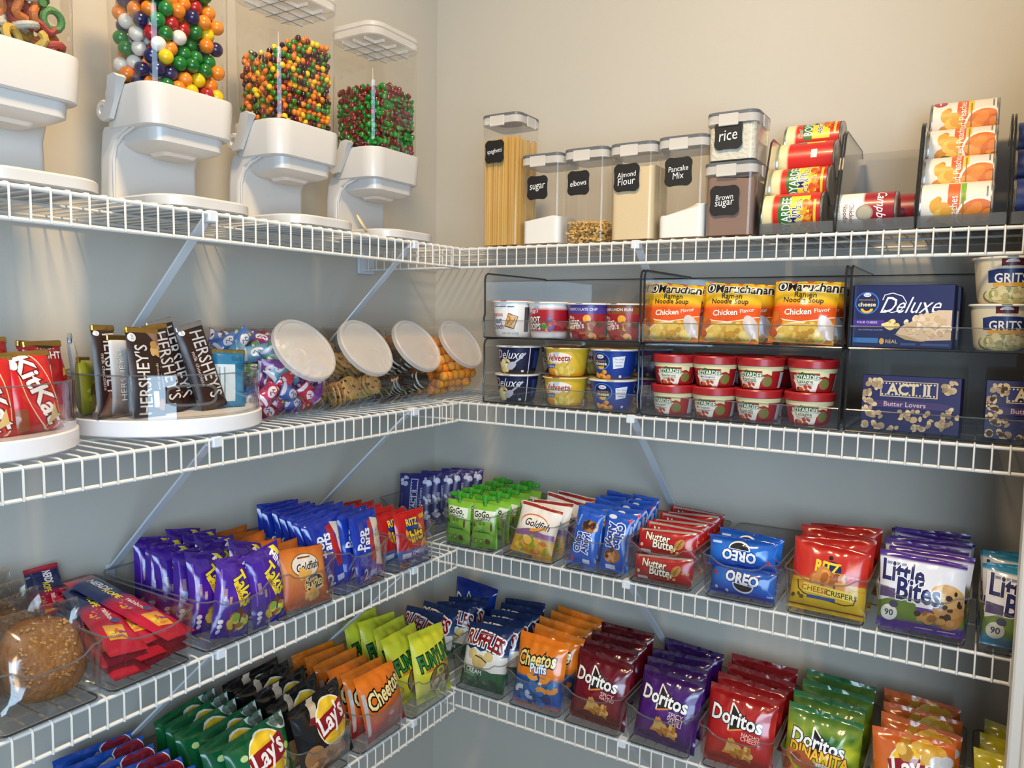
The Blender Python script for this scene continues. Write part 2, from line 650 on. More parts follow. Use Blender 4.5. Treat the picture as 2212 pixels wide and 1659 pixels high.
def print_round(mb, radii, zs, seg, R1, design, h):
    """print on an upright round pack whose rows have the given radii; its front is towards -y"""
    n = seg // 2
    xs = [R1 * PI * i / n for i in range(-n, n + 1)]
    def surf(x, y, off, i, j, k):
        a, b = (x - xs[i]) / (xs[i + 1] - xs[i]), (y - zs[j]) / (zs[j + 1] - zs[j])
        r = radii[j] + (radii[j + 1] - radii[j]) * b + off
        t0, t1 = xs[i] / R1, xs[i + 1] / R1
        return (r * (math.sin(t0) * (1 - a) + math.sin(t1) * a), -r * (math.cos(t0) * (1 - a) + math.cos(t1) * a), y)
    print_on(mb, surf, design, 2 * R1, h, xs, zs, clip=False)

# ------------------------------------------------------------------ the room
def slab(name, x0, x1, y0, y1, z0, z1, mat, kind='structure'):
    return tag(MB().add(block(x0, x1, y0, y1, z0, z1, 0.01)).build(name, mat), kind=kind)

slab('wall_back', -4, 66, 0, 4, 0, 123, M['wall'])
slab('wall_left', -4, 0, -150, 0, 0, 123, M['wall'])
slab('wall_right', 61.5, 65.5, -30, 0, 0, 123, M['wall'])
slab('floor', -4, 120, -150, 4, -2, 0, M['floor'])
slab('ceiling', -4, 120, -150, 4, 123, 125, M['ceil'])
slab('baseboard_back', 0.4, 61.5, -0.55, 0, 0, 4, M['trim'])
slab('baseboard_left', 0, 0.55, -150, 0, 0, 4, M['trim'])
_t = MB().add(block(55.83, 60.0, -17.2, -14.2, 0, 84, 0.12)).add(block(56.5, 59.2, -17.6, -17.1, 0, 84, 0.1))
tag(_t.build('trim_1', M['trim']), kind='structure')

cl = thing('ceiling_light', 'round flush ceiling light above the pantry floor', 'lamp')
cl.location = (36, -50, 123)
MB().add(lathe([(5.2, -1.4), (5.6, -1.0), (5.6, 0)], 32)).build('lamp_base', M['white'], cl)
_gl, _nt, _b, _out = nodes('lamp_glass')
_b.inputs['Emission Color'].default_value = (1, 0.82, 0.6, 1)
_b.inputs['Emission Strength'].default_value = 6
MB().add(lathe([(0.01, -3.2), (2.6, -3.0), (4.4, -2.3), (5.1, -1.4)], 32)).build('lamp_shade', _gl, cl)

# ------------------------------------------------------------------ wire shelves
ZR = [71.684, 57.636, 43.809, 30.017]      # height of each front rod
TOP = [z + 0.24 for z in ZR]
LIP = 1.62

def brace_mesh(a, b, w=0.62, t=0.14):
    """flat steel strip from a to b in the y-z plane"""
    a, b = Vector(a), Vector(b)
    n = (b - a).normalized().cross(Vector((1, 0, 0)))
    rings = []
    for p in (a, b):
        rings.append([tuple(p + Vector((sx * w / 2, 0, 0)) + n * sy * t / 2) for sx, sy in ((-1, -1), (1, -1), (1, 1), (-1, 1))])
    return loft(rings)

def wire_shelf(wall, lev, s0, s1, phase, braces, label, plate=False):
    sg = 1 if wall == 'R' else -1
    o = thing('wire_shelf', label, 'shelf', 'white wire shelves')
    place(o, wall, 0, 0, ZR[lev])
    pt = lambda s, d, z: (sg * s, -d, z)
    mb = MB()
    k = math.ceil(s0 - phase)
    while phase + k < s1:
        s = phase + k
        mb.add(tube([pt(s, 0.35, 0.17), pt(s, 11.9, 0.17), pt(s, 12.2, 0.12), pt(s, 12.3, -0.05), pt(s, 12.3, -LIP - 0.06)], 0.062, 6))
        k += 1
    mb.build('wire_mesh', M['wire'], o)
    for nm, d, z, r in (('front_rod', 12.11, 0, 0.125), ('lip_rod', 12.13, -LIP, 0.125), ('middle_rod', 6.4, 0.02, 0.1), ('back_rod', 0.42, 0.02, 0.1)):
        MB().add(tube([pt(s0, d, z), pt(s1, d, z)], r, 10)).build(nm, M['wire'], o)
    for s in braces:
        b = MB().add(brace_mesh(pt(s, 11.7, -0.15), pt(s, 0.2, -10.6))).build('support_brace', M['steel'], o)
        MB().add(block(sg * s - 0.36, sg * s + 0.36, -12.32, -11.5, -0.52, 0.2, 0.08)).build('brace_clip', M['steel'], b)
        MB().add(block(sg * s - 0.32, sg * s + 0.32, -0.28, -0.02, -11.4, -10.2, 0.05)).build('wall_foot', M['steel'], b)
    if plate:
        MB().add(block(0.02, 0.3, -12.9, -10.6, -2.0, 0.25, 0.06)).build('end_bracket', M['steel'], o)
    return o

_lv = ['top', 'second', 'third', 'bottom']
_pR = [12.0082, 12.1019, 11.9127, 12.6834]
_pL = [12.8086, 12.6641, 13.7051, 13.2]
_wR = ['holding pasta and flour canisters', 'holding stacked clear bins of cups and boxes', 'holding bins of cookies and crackers', 'holding bins of tortilla chip bags']
_wL = ['holding the white candy dispensers', 'holding turntables and slanted candy jars', 'holding bins of small snack packs', 'holding bins of potato chip bags']
for i in range(4):
    wire_shelf('R', i, 0.25, 61.2, _pR[i], [29.0], f'{_lv[i]} white wire shelf on the back wall {_wR[i]}', plate=True)
    wire_shelf('L', i, 12.75, 62, _pL[i], [19.0, 39.0], f'{_lv[i]} white wire shelf on the side wall {_wL[i]}')

# ------------------------------------------------------------------ candy dispensers (top shelf, side wall)
def dispenser(s, label, yaw=0):
    o = thing('candy_dispenser', label, 'candy dispenser', 'white candy dispensers')
    place(o, 'L', s, 6.8, TOP[0], yaw=yaw)
    # base tray with a shallow catch dish
    MB().add(rbox([(0, 3.3, 3.6, 1.9, 0, -1.4), (0.1, 3.5, 3.8, 2.1, 0, -1.4), (0.62, 3.5, 3.8, 2.1, 0, -1.4), (0.74, 3.38, 3.68, 2.0, 0, -1.4), (0.74, 3.0, 2.0, 1.6, 0, -2.95), (0.58, 2.7, 1.75, 1.5, 0, -2.95)], 7)).build('base', M['white'], o)
    MB().add(rbox([(0.6, 3.2, .75, .4, 0, 1.5), (1.6, 3.15, .72, .4, 0, 1.52), (3.4, 3.08, .75, .4, 0, 1.5), (4.4, 3.06, .95, .4, 0, 1.2), (4.9, 3.08, 1.5, .5, 0, .6), (5.2, 3.1, 1.9, .5, 0, 0)], 5)).build('stand', M['white'], o)
    # raised line down each side of the stand
    for sx in (-1,):
        MB().add(tube([(sx * 3.0, .78, 0.7), (sx * 2.98, .78, 3.2), (sx * 2.96, .5, 4.0), (sx * 2.94, -.2, 4.6), (sx * 2.9, -1.3, 4.98)], 0.09, 8)).build('side_rib', M['white'], o)
    MB().add(rbox([(4.95, 3.0, 2.4, 1.1, 0, -.8), (5.05, 3.15, 2.55, 1.2, 0, -.8), (7.2, 3.3, 2.7, 1.25, 0, -.8), (7.45, 3.26, 2.66, 1.22, 0, -.8), (7.45, 2.95, 2.35, 1.1, 0, -.8), (7.0, 2.9, 2.3, 1.1, 0, -.8)], 7)).build('collar', M['white'], o)
    ch = MB().add(rbox([(3.75, 1.5, 1.0, .5, 0, -1.0), (3.85, 2.0, 1.5, .6, 0, -0.95), (4.15, 2.55, 2.05, .8, 0, -0.9), (4.98, 2.62, 2.12, .85, 0, -0.9)], 6)).build('chute', M['white'], o)
    MB().add(rbox([(3.55, 1.1, .8, .4, 0, -1.0), (3.76, 1.3, .95, .4, 0, -1.0)], 5)).build('flap', M['frost'], ch)
    for sx in (-1, 1):
        mb = MB()
        D = Matrix.Translation((sx * 3.25, .95, 6.1)) @ Matrix.Rotation(sx * PI / 2, 4, 'Y')
        mb.add(lathe([(0.62, -0.1), (0.62, 0.25), (0.55, 0.33), (0.3, 0.33), (0.26, 0.2)], 22), T=D)
        prof = [(.85, 5.4), (0.1, 5.5), (-.5, 6.6), (-1.05, 7.5), (-1.3, 7.75), (-1.05, 7.95), (-.4, 7.85), (0.2, 6.9), (.8, 5.95), (1.25, 5.75)]
        A = [(sx * 3.32, y, z) for y, z in prof]
        Bq = [(sx * (3.62 + 0.45 * max(0, (z - 6.6) / 1.5)), y, z) for y, z in prof]
        mb.add(loft([A, Bq] if sx < 0 else [Bq, A]))
        mb.build('lever', M['white'], o)
    hp = rbox([(7.2, 2.9, 2.3, 1.05, 0, -.8), (7.5, 3.04, 2.46, 1.1, 0, -.8), (16.6, 3.14, 2.56, 1.2, 0, -.8)], 7, cap1=False)
    MB().add(hp).build('hopper', M['hopper'], o)
    ld = MB().add(rbox([(16.3, 3.12, 2.52, 1.2, 0, -.8), (16.38, 3.22, 2.62, 1.3, 0, -.8), (16.8, 3.26, 2.66, 1.3, 0, -.8), (16.84, 3.16, 2.56, 1.25, 0, -.8), (16.95, 3.16, 2.56, 1.25, 0, -.8), (17.0, 3.26, 2.66, 1.3, 0, -.8), (17.3, 3.24, 2.64, 1.3, 0, -.8), (17.42, 3.1, 2.5, 1.2, 0, -.8)], 7)).build('lid', M['jarlid'], o)
    rb = MB()
    for q in (-1.5, 0, 1.5):
        rb.add(block(q - 0.07, q + 0.07, -3.0, 1.4, 16.05, 16.32, 0.02)).add(block(-2.8, 2.8, q * .8 - 0.87, q * .8 - 0.73, 16.05, 16.32, 0.02))
    rb.build('rib_lattice', M['trim'], ld)
    return o

DS = [48.7, 38.5, 28.7, 18.7]
dispenser(DS[0], 'white candy dispenser of gummy pieces, first in the row and cut by the picture edge')
dispenser(DS[1], 'white candy dispenser filled with large round gumballs')
dispenser(DS[2], 'white candy dispenser filled with small orange, yellow and purple candies')
dispenser(DS[3], 'white candy dispenser nearest the room corner, holding red and green candies')

def in_hopper(s, x, y, z):
    """hopper-local (right, away, up from the shelf) -> room"""
    return (6.8 - y, -s + x, TOP[0] + z)

def hcp(x0, x1, y0, y1, z0, z1, p, rnd, jit=0.12):
    out = []
    k = 0
    z = z0
    while z <= z1:
        j = 0
        y = y0 + (k % 2) * p * 0.29
        while y <= y1:
            x = x0 + ((j + k) % 2) * p * 0.5
            while x <= x1:
                out.append((x + rnd.uniform(-jit, jit) * p, y + rnd.uniform(-jit, jit) * p, z + rnd.uniform(-jit, jit) * p))
                x += p
            y += p * 0.866
            j += 1
        z += p * 0.816
        k += 1
    return out

def candy_mats(prefix, cols, rough=0.22, coat=0.3):
    return [(n, plain(f'{prefix}_{n}', h, rough, coat=coat)) for n, h in cols]

def fill_candy(name, s, p, size, cols, top, label, cat, group, seed, limit, flat=1.0, depth=1.6, r=None):
    rnd = random.Random(seed)
    mats = candy_mats(name, cols)
    me = {}
    for n, m in mats:
        o = MB().add(ball(size, 14 if size > .3 else 12, 9 if size > .3 else 7, sz=flat)).build(name, m)
        me[n] = o.data
        bpy.data.objects.remove(o)
    m0 = size + 0.04
    pts = []
    for x, y, z in hcp(-3.0 + m0, 3.0 - m0, -3.2 + m0, 1.6 - m0, 7.2 + size, 16.0, p, rnd):
        lim = 0.0
        qx, qy = max(0, abs(x) - 1.9), max(0, abs(y + .8) - 1.35)
        if math.hypot(qx, qy) > 1.1 - size: continue
        if z > top(x, y): continue
        e = min(y + 3.2 - size, x + 3.0 - size)      # how far behind the two faces one can see
        if e > depth: continue
        pts.append((e + 0.1 * rnd.random(), x, y, z))
    pts.sort()
    names = [n for n, _ in mats]
    names += [n for n in names if n in ('green', 'navy', 'orange', 'dark red')]
    wts = [w[2] if len(w) > 2 else 1 for w in cols] if False else None
    made = 0
    rest = MB()
    for e, x, y, z in pts:
        n = rnd.choice(names)
        rot = (rnd.random() * PI, rnd.random() * PI, rnd.random() * PI) if flat < 1 else (0, 0, rnd.random() * 6)
        if made < limit:
            o = bpy.data.objects.new(name, me[n])
            COL.objects.link(o)
            o.location = in_hopper(s, x, y, z)
            o.rotation_euler = rot
            tag(o, label.format(n), cat, group)
            made += 1
        else:
            q = Matrix.Translation(in_hopper(s, x, y, z)) @ Matrix.Rotation(rot[0], 4, 'X') @ Matrix.Rotation(rot[1], 4, 'Y')
            rest.add(ball(size, 9, 6, sz=flat), dict(cols)[n], T=q)
    return rest

_g = [('green', '#12752a'), ('yellow', '#eec810'), ('orange', '#e87f18'), ('red', '#a8141a'), ('navy', '#19154e'), ('white', '#e6e2d8'), ('deep green', '#0f6a26'), ('purple', '#23154a'), ('bright orange', '#ea8a22')]
fill_candy('gumball', DS[1], 0.93, 0.46, _g, lambda x, y: 14.6 + 0.4 * math.sin(x), '{} gumball in the hopper of the gumball dispenser', 'gumball', 'gumballs in the dispenser', 3, 290, depth=1.7)
_sk = [('orange', '#ee7a18'), ('yellow', '#f4cc14'), ('purple', '#2c1018'), ('red', '#7a1414'), ('dark purple', '#301118'), ('golden orange', '#ec8420'), ('green', '#3a7a18')]
_rest = fill_candy('fruit_candy', DS[2], 0.47, 0.235, _sk, lambda x, y: 14.1 - 0.28 * x * x * (1.1 if x < 0 else 0.25) - 0.02 * y * y, '{} fruit candy in the hopper of the many-coloured candy dispenser', 'candy', 'small fruit candies in the dispenser', 5, 300, flat=0.78, depth=0.85)
tag(_rest.build('fruit_candies', printed('candy_shell', 0.25, 0.3)), 'more small orange, yellow and purple candies deeper in the third dispenser', 'candy', 'small fruit candies in the dispenser', 'stuff')
_mm = [('red', '#7d1114'), ('green', '#1f7a22'), ('dark red', '#6a0e10'), ('bright green', '#2b8a2a')]
_rest = fill_candy('chocolate_candy', DS[3], 0.44, 0.255, _mm, lambda x, y: 13.2 - 0.12 * x * x - 0.03 * y * y, '{} shell candy in the hopper of the red and green candy dispenser', 'candy', 'red and green candies in the dispenser', 7, 300, flat=0.55, depth=0.8)
tag(_rest.build('chocolate_candies', M['label']), 'more red and green shell candies deeper in the corner dispenser', 'candy', 'red and green candies in the dispenser', 'stuff')

# sugared gummy rings and worms in the first dispenser
_rnd = random.Random(11)
_sug = dict(bump=(300, 0.5, 0.002))
_gm = [plain('sugared_gummy_' + n, h, 0.55, **_sug) for n, h in (('teal', '#3f6f74'), ('orange', '#c2703a'), ('red', '#a8403a'), ('green', '#4c8048'), ('pale', '#b9b9b0'), ('yellow', '#c7a64a'))]
_gn = ['teal', 'orange', 'red', 'green', 'pale', 'yellow']
for (x, y, z) in hcp(-2.2, 2.4, -2.7, 1.0, 7.7, 14.2, 1.05, _rnd, 0.2):
    if min(y + 2.6, 2.6 + x, 2.6 - x) > 1.3 and y > -1.2: continue
    if x < -0.9: continue
    k = _rnd.randrange(6)
    if _rnd.random() < 0.4:
        a0 = _rnd.random() * 6
        vf = tube([(0.5 * math.cos(a0 + t), 0.5 * math.sin(a0 + t), 0) for t in [i * 2 * PI / 14 for i in range(14)]], 0.2, 8, True)
        nm = 'gummy_ring'
    else:
        vf = tube([((i - 4) * 0.17, 0.22 * math.sin(i * 0.9), 0) for i in range(9)], 0.22, 8)
        nm = 'gummy_worm'
    o = MB().add(vf).build(nm, _gm[k])
    o.location = in_hopper(DS[0], x, y, z)
    o.rotation_euler = (_rnd.random() * 6, _rnd.random() * 6, _rnd.random() * 6)
    tag(o, f'{_gn[k]} sugared {nm.replace("_", " ")} in the first candy dispenser', 'gummy candy', 'gummies in the dispenser')

# a pale cookie-like disc leaning between two dispensers
o = MB().add(lathe([(0.55, -0.12), (0.75, -0.08), (0.8, 0), (0.75, 0.08), (0.55, 0.12)], 24)).build('wafer', plain('wafer_cream', '#d8c7a0', 0.6))
tag(o, 'small round cream disc leaning between the last two candy dispensers', 'wafer')
place(o, 'L', 23.6, 10.4, TOP[0] + 0.95, lean=-60, yaw=35)

# ------------------------------------------------------------------ canisters (top shelf, back wall)
def sticker(w, h, lines, parent, y, z, x=0.0):
    pts = []
    hw, hh, r = w / 2, h / 2, 0.12
    for k in range(96):
        a = 2 * PI * k / 96
        cx, cy = math.cos(a), math.sin(a)
        q = (abs(cx) ** 14 + abs(cy) ** 14) ** (-1 / 14)
        wob = 1 - 0.045 * max(0, math.cos(4 * a)) ** 6 - 0.05 * max(0, math.cos(4 * (a - PI / 4))) ** 10 + 0.02 * math.cos(12 * a)
        pts.append((cx * q * hw * wob, cy * q * hw * wob))
    mb = MB()
    n = len(pts)
    vs = [(px, -0.02, pz) for px, pz in pts] + [(px, 0.0, pz) for px, pz in pts]
    mb.add((vs, [tuple(range(n)), tuple(reversed(range(n, 2 * n)))] + [(i + n, (i + 1) % n + n, (i + 1) % n, i) for i in range(n)]), '#0d0d10')
    des = []
    for i, (t, wd) in enumerate(lines):
        yy = 0.5 + (0.0 if len(lines) == 1 else (0.17 if i == 0 else -0.2))
        des.append(T(t, 0.0, yy, wd, '#e9e9ea', rot=4, sh=0.12, bold=0.0, vs=1.15 if len(lines) > 1 else 1.25))
    print_on(mb, lambda px, py, off, i, j, k: (px, -0.02 - off, py - hh), des, w, h)
    o = mb.build('chalk_label', M['chalk'], parent)
    o.location = (x, y, z)
    return o

def canister(s, w, h, dep, label, lines, lab_z, lab_w=2.0, lab_x=0.0, z=None, d=None, yaw=0.0, lh=None):
    o = thing('canister', label, 'canister', 'clear food canisters')
    d = d if d is not None else 11.35 - dep / 2
    place(o, 'R', s, d, TOP[0] if z is None else z, yaw=yaw)
    hx, hy = w / 2, dep / 2
    MB().add(rbox([(0, hx - .25, hy - .25, .5), (0.12, hx - .1, hy - .1, .6), (h - 1.2, hx, hy, .65), (h - .8, hx + .02, hy + .02, .65)], 6, cap1=False)).build('body', M['tub'], o)
    ld = MB().add(rbox([(h - .95, hx - .12, hy - .12, .6), (h - .9, hx + .05, hy + .05, .7), (h - .3, hx + .05, hy + .05, .7)], 6, cap1=False)).build('lid', M['latch'], o)
    MB().add(rbox([(h - .3, hx + .06, hy + .06, .7), (h - .06, hx + .04, hy + .04, .7), (h, hx - .1, hy - .1, .6)], 6)).build('seal', M['seal'], ld)
    MB().add(block(-hx * .5, hx * .28, -hy - .17, -hy - .05, h - 1.12, h - .22, .05)).build('latch', M['latch'], ld)
    MB().add(block(hx + .05, hx + .17, -hy * .35, hy * .45, h - 1.12, h - .22, .05)).build('latch', M['latch'], ld)
    sticker(lab_w, lh or lab_w * 0.66, lines, o, -hy - 0.01, lab_z, lab_x)
    return o

def contents(name, s, w, dep, h0, h1, label, mat, d=None, z=None, seed=0, kind='stuff', n=10, rough=0.25):
    """settled powder: flat sides, uneven top rising from h0 on one side to h1 on the other"""
    d = d if d is not None else 11.35 - dep / 2
    hx, hy = w / 2 - 0.16, dep / 2 - 0.16
    base = [[(x, y, zz) for x, y in ring_rect(hx, hy, .5, 6)] for zz in (0.16, 0.3)]
    tops = []
    for x, y in ring_rect(hx, hy, .5, 6):
        t = (x / hx + 1) / 2
        tops.append((x, y, h0 + (h1 - h0) * t + rough * noise.noise(Vector((x * 2, y * 2, seed)))))
    inner = [(x * .5, y * .5, z0 + .15) for x, y, z0 in tops]
    vs, fs = loft(base + [tops, inner])
    o = MB().add((vs, fs)).build(name, mat)
    place(o, 'R', s, d, TOP[0] if z is None else z)
    return tag(o, label, 'food', None, kind)

W4 = 3.95
canister(15.5, W4, 11.7, 3.9, 'tallest clear canister with a black tag, packed with spaghetti', [('spaghetti', 1.55)], 8.4, 1.95, -0.5)
canister(19.7, W4, 7.8, 3.9, 'short clear canister tagged for sugar, about a third full', [('sugar', 1.5)], 4.9, 2.0, -0.25)
canister(23.9, W4, 7.9, 3.9, 'clear canister with a little elbow macaroni at its bottom', [('elbows', 1.5)], 5.0, 2.0, -0.5)
canister(28.15, W4, 7.9, 3.9, 'clear canister nearly full of cream almond flour', [('Almond', 1.45), ('Flour', 1.35)], 5.1, 2.2, -0.4)
canister(32.3, W4, 8.0, 3.9, 'clear canister of white pancake mix heaped up one side', [('Pancake', 1.45), ('Mix', 0.8)], 5.2, 2.2, -0.2)
canister(36.1, W4, 5.65, 4.4, 'lower clear canister of the stack, full of brown sugar', [('Brown', 1.2), ('sugar', 1.3)], 2.75, 2.2, -0.3)
canister(36.1, W4 - .1, 3.75, 4.2, 'small clear canister of white rice standing on the brown sugar canister', [('rice', 1.3)], 1.95, 2.1, -0.2, z=TOP[0] + 5.66, d=11.35 - 2.2)

# spaghetti: a tight upright bundle
mb = MB()
_rnd = random.Random(2)
for i in range(15):
    for j in range(14):
        if 2 < i < 12 and 2 < j < 11: continue
        x, y = -1.62 + 0.232 * i + _rnd.uniform(-.03, .03), -1.6 + 0.246 * j + _rnd.uniform(-.03, .03)
        t = _rnd.uniform(-.12, .12)
        mb.add(tube([(x, y, 0.16), (x + t, y, 9.6 + _rnd.uniform(-.25, .12))], 0.112, 5), mixc('#c79a4e', '#dcb468', _rnd.random()))
o = mb.build('spaghetti', M['label'])
tag(o, 'upright bundle of dry yellow spaghetti filling the tall canister', 'pasta', None, 'stuff')
place(o, 'R', 15.5, 11.35 - 1.95, TOP[0])
pw = lambda n, h: plain(n, h, 0.9, bump=(300, 0.3, 0.001))
_whitep = pw('white_powder', '#eeece6')
contents('sugar', 19.7, W4, 3.9, 2.1, 2.5, 'white sugar lying in the bottom of the sugar canister', _whitep, seed=1, rough=.15)
contents('almond_flour', 28.15, W4, 3.9, 6.05, 6.0, 'cream almond flour filling its canister up to the black tag', pw('cream_flour', '#d9c39b'), seed=2, rough=.25)
contents('pancake_mix', 32.3, W4, 3.9, 1.6, 2.7, 'white pancake mix sloping up in its canister', _whitep, seed=3, rough=.3)
contents('brown_sugar', 36.1, W4, 4.4, 4.6, 4.3, 'brown sugar filling the lower canister of the stack', pw('brown_sugar_grain', '#8a7062'), seed=4)
contents('rice', 36.1, W4 - .1, 4.2, 2.6, 2.7, 'white rice inside the small upper canister', plain('white_rice', '#d6d2c2', 0.7, bump=(140, 0.8, 0.004)), z=TOP[0] + 5.66, d=11.35 - 2.2, seed=5)
mb = MB()
for (x, y, z) in hcp(-1.55, 1.55, -1.55, 1.0, 0.3, 1.75, 0.42, _rnd, 0.15):
    a = [(_rnd.uniform(-1, 1)) for _ in range(3)]
    Tm = Matrix.Translation((x, y, z)) @ Matrix.Rotation(a[0] * 3, 4, 'X') @ Matrix.Rotation(a[1] * 3, 4, 'Z')
    mb.add(tube([(0.2 * math.cos(t), 0.2 * math.sin(t), 0) for t in (0, .6, 1.2, 1.8, 2.4, 3.0)], 0.1, 6), mixc('#c79a4c', '#dbb56c', _rnd.random()), T=Tm)
o = mb.build('elbow_macaroni', M['label'])
tag(o, 'loose dry elbow macaroni at the bottom of its canister', 'pasta', None, 'stuff')
place(o, 'R', 23.9, 11.35 - 1.95, TOP[0])

# ------------------------------------------------------------------ can racks and cans
def can_rack(s, w, label):
    o = thing('can_rack', label, 'can rack', 'clear can racks')
    place(o, 'R', s, 0, TOP[0])
    prof = [(-11.6, 0.0), (-11.75, 1.2), (-9.2, 7.1), (-8.6, 7.5), (-1.2, 7.5), (-0.6, 7.0), (-0.6, 0.0)]
    for sx in (-1, 1):
        x = sx * w / 2
        A = [(x - 0.05, y, z) for y, z in prof]
        Bq = [(x + 0.05, y, z) for y, z in prof]
        MB().add(loft([A, Bq])).build('side_panel', M['acryl'], o)
        MB().add(tube([(x, y, z) for y, z in prof[:6]], 0.075, 6)).build('dark_edge', M['painted_edge'], o)  # clear panel edge, its dark reflection put into the colour
    MB().add(brace_mesh((0, -11.4, 0.12), (0, -2.2, 0.55), w - .1, .1)).build('lower_ramp', M['edge'], o)
    MB().add(block(-w / 2, w / 2, -0.7, -0.6, 0, 7.4, .02)).build('back_panel', M['acryl'], o)
    MB().add(block(-w / 2, w / 2, -11.75, -11.65, 0.0, 0.8, .02)).build('front_stop', M['edge'], o)
    return o

def tin_can(r, h, base, design, label, group, cat='can'):
    """upright can; printed label wraps it with its front towards -y"""
    o = thing('food_can', label, cat, group)
    MB().add(lathe([(r - .12, 0.06), (r - .02, 0.0), (r + .03, 0.06), (r - .03, 0.16), (r - .03, h - .16), (r + .03, h - .06), (r - .02, h), (r - .12, h - .07), (r - .2, h - .12)], 32)).build('can_body', M['tin'], o)
    mb = MB()
    seg, rows = 40, 20
    vs, cs, fs = [], [], []
    for j in range(rows + 1):
        z = 0.2 + (h - 0.4) * j / rows
        for i in range(seg):
            a = 2 * PI * i / seg
            vs.append((r * math.cos(a), r * math.sin(a), z))
            cs.append(grad(base, j / rows))
    for j in range(rows):
        for i in range(seg):
            k = (i + 1) % seg
            fs.append((j * seg + i, j * seg + k, (j + 1) * seg + k, (j + 1) * seg + i))
    mb.add((vs, fs), cs)
    zs = [0.2 + (h - 0.4) * j / rows for j in range(rows + 1)]
    print_round(mb, [r] * (rows + 1), zs, seg, r, design, h)
    mb.build('paper_label', M['label'], o)
    return o

def lay_can(o, s, d, z, h, spin, down=False):
    """lay it on its side with its axis along the shelf through (s, d, z); the print reads upwards, or downwards"""
    m = Matrix.Rotation(PI / 2 if down else -PI / 2, 4, 'Y') @ Matrix.Rotation(math.radians(spin), 4, 'Z')
    o.rotation_euler = m.to_euler()
    o.location = (s + (-h / 2 if down else h / 2), -d, z)
    return o

can_rack(41.15, 5.1, 'clear can rack beside the canisters, full of red pasta cans')
can_rack(46.35, 4.9, 'nearly empty clear can rack with one soup can at its front')
can_rack(51.5, 5.1, 'clear can rack stacked with white peach cans')
can_rack(56.7, 4.9, 'clear can rack beyond the peach cans at the end of the top shelf')
# red pasta cans: one edge cream, then red, a green name band, yellow picture panel
_chef = [(0, '#b81f1a'), (.1, '#c5221a'), (.82, '#cf2418'), (.83, '#e8dba6'), (1, '#e8dba6')]
_chefd = [P([(-1.2, .2), (1.2, .2), (1.2, .5), (-1.2, .5)], '#f2cf2c'), R(-1.0, .1, .9, .14, '#e8c02c'), P([(-1.25, .5), (1.25, .5), (1.25, .68), (.2, .7), (-1.25, .64)], '#2f6b2c'),
          T('BOYARDEE', .05, .57, 2.1, '#f4f2ea', bold=.02, vs=1.4), T('Chef', -.85, .7, .55, '#2f6b2c', sh=.2, bold=.03, out='#f4f2ea'), T('Mini', .1, .45, .75, '#2b2a6e', bold=.02, out='#ffffff', ow=.06),
          T("ABC's & 123's", 0, .37, 1.9, '#2b2a6e', bold=.015, out='#ffffff', ow=.06), B(.1, .23, .75, .22, 30, ['#d96a1c', '#e89a2c', '#c8501a'], 4, .13), R(-2.2, .3, -1.75, .4, '#efe6d2'), R(1.6, .3, 2.0, .38, '#efe6d2'), R(1.5, .85, 2.6, .95, '#b9a76c')]
for k, (d, z, spin, lab) in enumerate([(9.9, TOP[0] + 1.62, -18, 'bottom front red pasta can lying in the first can rack'), (7.7, TOP[0] + 3.85, 8, 'second red pasta can up in the first rack, showing yellow and green'),
                                       (5.6, TOP[0] + 6.15, 128, 'third red pasta can up, its plain red back turned out'), (3.2, TOP[0] + 8.1, 70, 'topmost red pasta can at the back of its rack')]):
    lay_can(tin_can(1.5, 4.4, _chef, _chefd, lab, 'red pasta cans'), 40.65, d, z, 4.4, spin)
_soup = [(0, '#e9e2d6'), (.49, '#ece6da'), (.5, '#9c1420'), (1, '#8e121c')]
_soupd = [E(.1, .5, .42, .42, '#9a917e'), E(.1, .5, .33, .33, '#b0a68e'), T("Campbell's", 0, .74, 2.5, '#f4f0e8', sh=.35, bold=.015, vs=1.1), T('Chicken', .1, .3, 1.1, '#7a1220', bold=.01), T('Noodle', .1, .2, 1.0, '#7a1220', bold=.01), T('SOUP', .1, .07, .9, '#b79a6a', sp=1.4), B(1.1, .1, .3, .2, 8, ['#d8b45a', '#c89a3c'], 3, .12)]
lay_can(tin_can(1.32, 4.1, _soup, _soupd, 'red and white soup can lying alone in the middle can rack', 'soup cans'), 45.6, 9.9, TOP[0] + 1.5, 4.1, 4, True)
lay_can(tin_can(1.32, 4.1, _soup, _soupd, 'soup can half hidden behind the front red and white soup can', 'soup cans'), 46.6, 7.1, TOP[0] + 1.66, 4.1, 150, True)
_pch = [(0, '#e6dccf'), (1, '#e9e0d4')]
def _peach(band, txt):
    return [R(-1.4, .44, 1.5, .6, '#e2632a'), R(-1.4, .36, 1.5, .43, band), E(-.25, .2, .85, .85, '#f3ece2'), E(-.25, .2, .75, .75, '#d9752c'), B(-.25, .2, .55, .55, 16, ['#e88a34', '#c9621e', '#f0a24c'], 5, .22),
            B(-.2, .72, .8, .5, 16, ['#e0a33a', '#eebf58', '#d08a30'], 6, .3), E(-.8, .63, .5, .2, '#4f6a34', 60), T(txt, .1, .52, 2.0 if len(txt) > 9 else 1.15, '#f8efe6', bold=.01, vs=1.2), R(-.8, .385, .9, .405, '#a8782c'), R(.6, .08, 1.1, .1, '#777777'), R(2.0, .3, 3.0, .34, '#4a4a7a'), R(2.0, .4, 3.0, .44, '#666666')]
_kr = [E(1.15, .85, .3, .3, '#b43a4a'), R(.98, .84, 1.32, .86, '#f4e8e8')]
_kb = [E(-1.05, .85, .34, .34, '#1f3f8a'), T('Kroger', -1.05, .85, .5, '#ffffff', sh=.2)]
